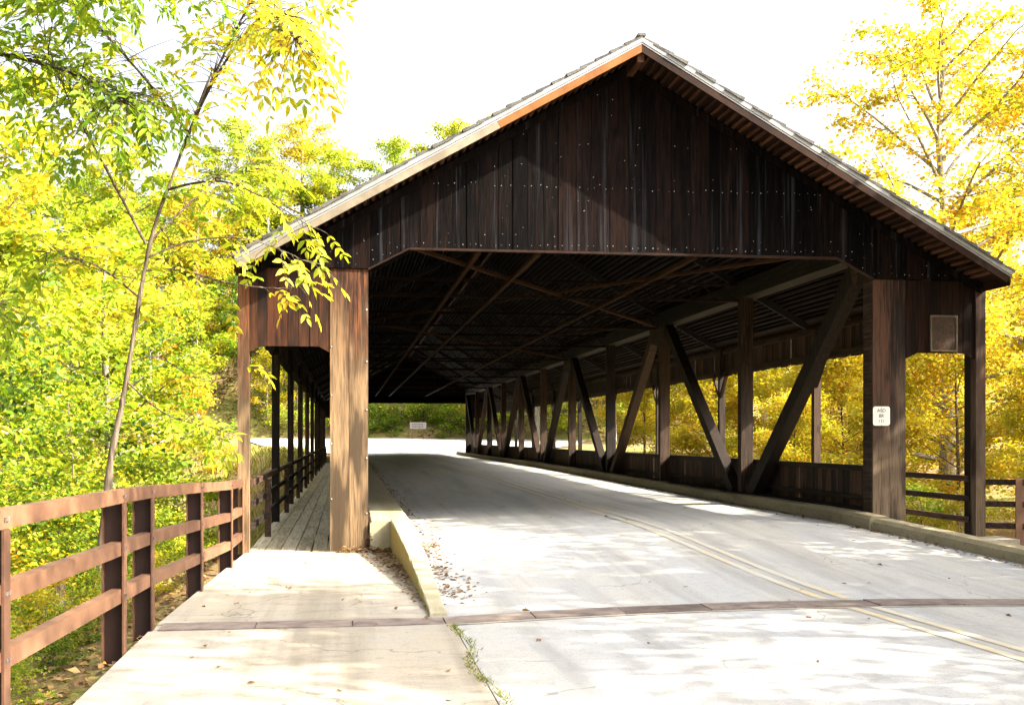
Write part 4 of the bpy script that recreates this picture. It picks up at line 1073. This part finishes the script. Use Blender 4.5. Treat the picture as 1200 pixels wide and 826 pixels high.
# grey stub post beside the slender tree
st = mesh_obj('stump', *tube([(-7.15, -4.4, -.9), (-7.16, -4.4, -.3), (-7.15, -4.38, .22)], [.085, .07, .062], 9), M_bark); tag(st, 'short grey weathered stump by the foot of the slender tree', 'stump')

ORD = 'nearest,second nearest,third nearest,fourth nearest,fifth nearest,sixth nearest,seventh nearest,eighth nearest,ninth nearest,tenth nearest,eleventh nearest,twelfth nearest'.split(',')
bylab = {}
for o in list(COL.objects):
    if o.parent is None and o.get('category') in ('tree', 'shrub'): bylab.setdefault(o['label'], []).append(o)
for lb, os_ in bylab.items():
    if 1 < len(os_) <= 12:
        os_.sort(key=lambda o: (o.location - cam.location).length)
        for i, o in enumerate(os_): o['label'] = lb.replace(lb, lb + ', ' + (ORD[i] + ' of its kind'))
# ------------------------------------------------------------------ sign beyond the far portal
sx, sy = 2.6, foot(2.6) - 1.6; szg = gz(sx, sy)
sn = empty('roadside_sign', (sx, sy, szg)); tag(sn, 'wide pale sign with two faint lines of lettering on the far roadside', 'sign')
sz = 2.75
prism('sign_panel', [(sx - .78, sz - .30), (sx + .78, sz - .30), (sx + .78, sz + .32), (sx - .78, sz + .32)], sy - .02, sy + .02, M_signdull, sn)
for s_ in (-.55, .55): box('stake', sx + s_ - .05, sx + s_ + .05, sy + .022, sy + .1, szg - .3, sz + .25, M_stake, sn)
for r_, zc in enumerate((.14, -.10)):
    V, F = [], []; xx = sx - .58
    while xx < sx + .5:
        w = R.uniform(.05, .11); v_, f_ = boxes_vf([(xx, xx + w, sy - .026, sy - .0195, sz + zc - .07, sz + zc + .07)])
        F += [tuple(i + len(V) for i in f) for f in f_]; V += v_; xx += w + R.uniform(.04, .07)
    mesh_obj('faint_lettering', V, F, M_inkred, sn)

# ------------------------------------------------------------------ ground litter, grass, undergrowth
def scatter(name, pos, size, mat, tone, up=.25, lw=.6, dirz=.0, parent=None, label=None, cat=None):
    g = NP; n = len(pos); az = g.uniform(0, 6.283, n)
    dirs = np.stack([np.cos(az), np.sin(az), g.normal(dirz, .25, n)], -1)
    nrm = np.stack([g.normal(0, up, n), g.normal(0, up, n), np.ones(n)], -1)
    co, tris, tv = leaves(pos, dirs, unit(nrm), size * g.uniform(.6, 1.3, n), lw, np.clip(tone, 0, 1))
    o = link(bpy.data.objects.new(name, tri_mesh(name, co, tris, mat, tv)), parent); tag(o, label, cat, kind='stuff'); return o
def litter_pts(n, fx, fy, fz):
    x = fx(n); y = fy(n); return np.stack([x, y, fz(x, y)], -1)
g = NP
# heap in the corner between column and kerb wall, and in the foot of the wall
P = []
n = 420; t = g.beta(1.0, 2.2, n); y = -.12 - 6.0 * t; wx = -3.545 + .12 * t ** 1.5 + .05 * np.sin(np.pi * t)
x = wx - .02 - np.abs(g.normal(0, .13, n)) * (1.3 - t); P.append(np.stack([x, y, .008 + np.abs(g.normal(0, .02, n)) * (1.2 - t)], -1))
n = 220; x = g.uniform(-4.3, -3.55, n); y = -.10 - np.abs(g.normal(0, .12, n)); P.append(np.stack([x, y, .008 + np.abs(g.normal(0, .025, n))], -1))
n = 120; x = g.uniform(-3.875, -3.85, n); P.append(np.stack([x, g.uniform(-.05, .1, n), g.uniform(.0, .25, n)], -1))
n = 46; x = g.uniform(-5.7, -3.4, n); y = g.uniform(-12, -.3, n); P.append(np.stack([x, y, .02 + 0 * x], -1))
P = np.concatenate(P); scatter('fallen_leaves', P, np.full(len(P), .065), ML_litter, g.normal(.5, .22, len(P)), .35, label='brown fallen leaves heaped between the left column and the kerb wall', cat='leaves')
P = []
n = 900; y = g.uniform(-5.8, 40, n); x = -3.24 + np.abs(g.normal(0, .16, n)); P.append(np.stack([x, y, road_z(x, y) + .01], -1))
n = 240; y = g.uniform(-5.6, -1, n); x = -3.2 + np.abs(g.normal(0, .16, n)); P.append(np.stack([x, y, road_z(x, y) + .01], -1))
P = np.concatenate(P); scatter('fallen_leaves', P, np.full(len(P), .06), ML_litter, g.normal(.45, .2, len(P)), .3, label='brown fallen leaves along the road side of the left kerb', cat='leaves')
n = 1700; y = g.uniform(-5, 55, n) ; x = 3.53 - np.abs(g.normal(0, .10, n)) + np.where(y < -.6, .115 * (-.6 - y), 0); 
P = np.stack([x, y, road_z(x, y) + .01], -1); scatter('fallen_leaves', P, np.full(len(P), .065), ML_litter, g.normal(.42, .22, len(P)), .3, label='brown fallen leaves in the gutter of the right kerb', cat='leaves')
n = 60; y = g.uniform(-14, 10, n); x = g.uniform(-3, 3.4, n); P = np.stack([x, y, road_z(x, y) + .012], -1)
scatter('fallen_leaves', P, np.full(n, .07), ML_litter, g.normal(.55, .25, n), .3, label='scattered single fallen leaves lying on the open road', cat='leaves')
# leaf litter beside the sidewalk and on the slope
n = 4000; x = -5.9 - np.abs(g.normal(0, 1.6, n)); y = g.uniform(-13, 3, n); P = np.stack([x, y, terrain_z(x, y) + g.uniform(.0, .05, n)], -1)
scatter('leaf_litter', P, np.full(n, .085), ML_litter, g.normal(.55, .25, n), .4, label='dry leaf litter covering the slope beside the left sidewalk', cat='leaf litter')
n = 9000; x = 5.7 + np.abs(g.normal(0, 5, n)); y = g.uniform(-4, 14, n); P = np.stack([x, y, terrain_z(x, y) + g.uniform(.0, .05, n)], -1)
scatter('leaf_litter', P, np.full(n, .10), ML_litter, g.normal(.72, .25, n), .4, label='yellowish leaf litter on the ground right of the bridge', cat='leaf litter')
# grass in the seam between sidewalk and road
def grass(name, base, hgt, tone, label, lean=.5, wd=.10):
    n = len(base); az = g.uniform(0, 6.283, n); d = np.stack([np.cos(az) * lean, np.sin(az) * lean, np.ones(n)], -1)
    nr = np.stack([np.cos(az + 1.57), np.sin(az + 1.57), g.normal(0, .2, n)], -1)
    co, tris, tv = leaves(base, d, unit(np.cross(d, nr)), hgt, wd, np.clip(tone, 0, 1))
    return tag(link(bpy.data.objects.new(name, tri_mesh(name, co, tris, ML_grass, tv))), label, 'grass', kind='stuff')
n = 650; cl_ = g.choice(np.array([-7.05, -7.3, -7.7, -8.1, -8.5, -8.7, -9.0, -9.3, -9.7, -10.2, -10.8, -11.5]), n); y = cl_ + g.normal(0, .16, n); y = np.minimum(y, -6.97); x = -3.255 + g.normal(0, .022, n) + .05 * np.sin(y * 3) * (y < -7.6)
grass('seam_grass', np.stack([x, y, 0 * x + .002], -1), g.uniform(.02, .055, n), g.normal(.35, .25, n), 'tufts of grass in the seam between sidewalk and road', lean=.9, wd=.14)
n = 22000; x = np.where(g.random(n) < .6, -7 - np.abs(g.normal(0, 9, n)), -12 - g.uniform(0, 30, n)); y = g.uniform(3, 70, n); P = np.stack([x, y, terrain_z(x, y) - .02], -1); P = P[(P[:, 2] > -4.9)]
grass('meadow_grass', P, g.uniform(.35, .9, len(P)), g.normal(.72, .22, len(P)), 'tall dry yellow grass on the left creek bank', lean=.4, wd=.09)
n = 9000; x = 6.2 + np.abs(g.normal(0, 7, n)); y = g.uniform(-3, 45, n); P = np.stack([x, y, terrain_z(x, y) - .02], -1)
grass('meadow_grass', P, g.uniform(.12, .45, len(P)), g.normal(.65, .25, len(P)), 'yellow grass on the bank right of the bridge', lean=.5, wd=.10)
n = 26000; x = g.uniform(-34, 30, n); y = foot(x) + g.uniform(.2, 34, n) ; P = np.stack([x, y, terrain_z(x, y) + np.abs(g.normal(0, .45, n))], -1)
scatter('undergrowth', P, np.full(n, .34), ML_under, g.normal(.55, .3, n), .8, label='brown and green undergrowth on the hillside beyond the bridge', cat='undergrowth')
n = 15000; x = -15 - g.uniform(0, 32, n); y = g.uniform(46, 96, n); P = np.stack([x, y, terrain_z(x, y) + np.abs(g.normal(0, .5, n))], -1)
scatter('undergrowth', P, np.full(n, .36), ML_under, g.normal(.5, .25, n), .8, label='pale yellow undergrowth on the far left slope', cat='undergrowth')
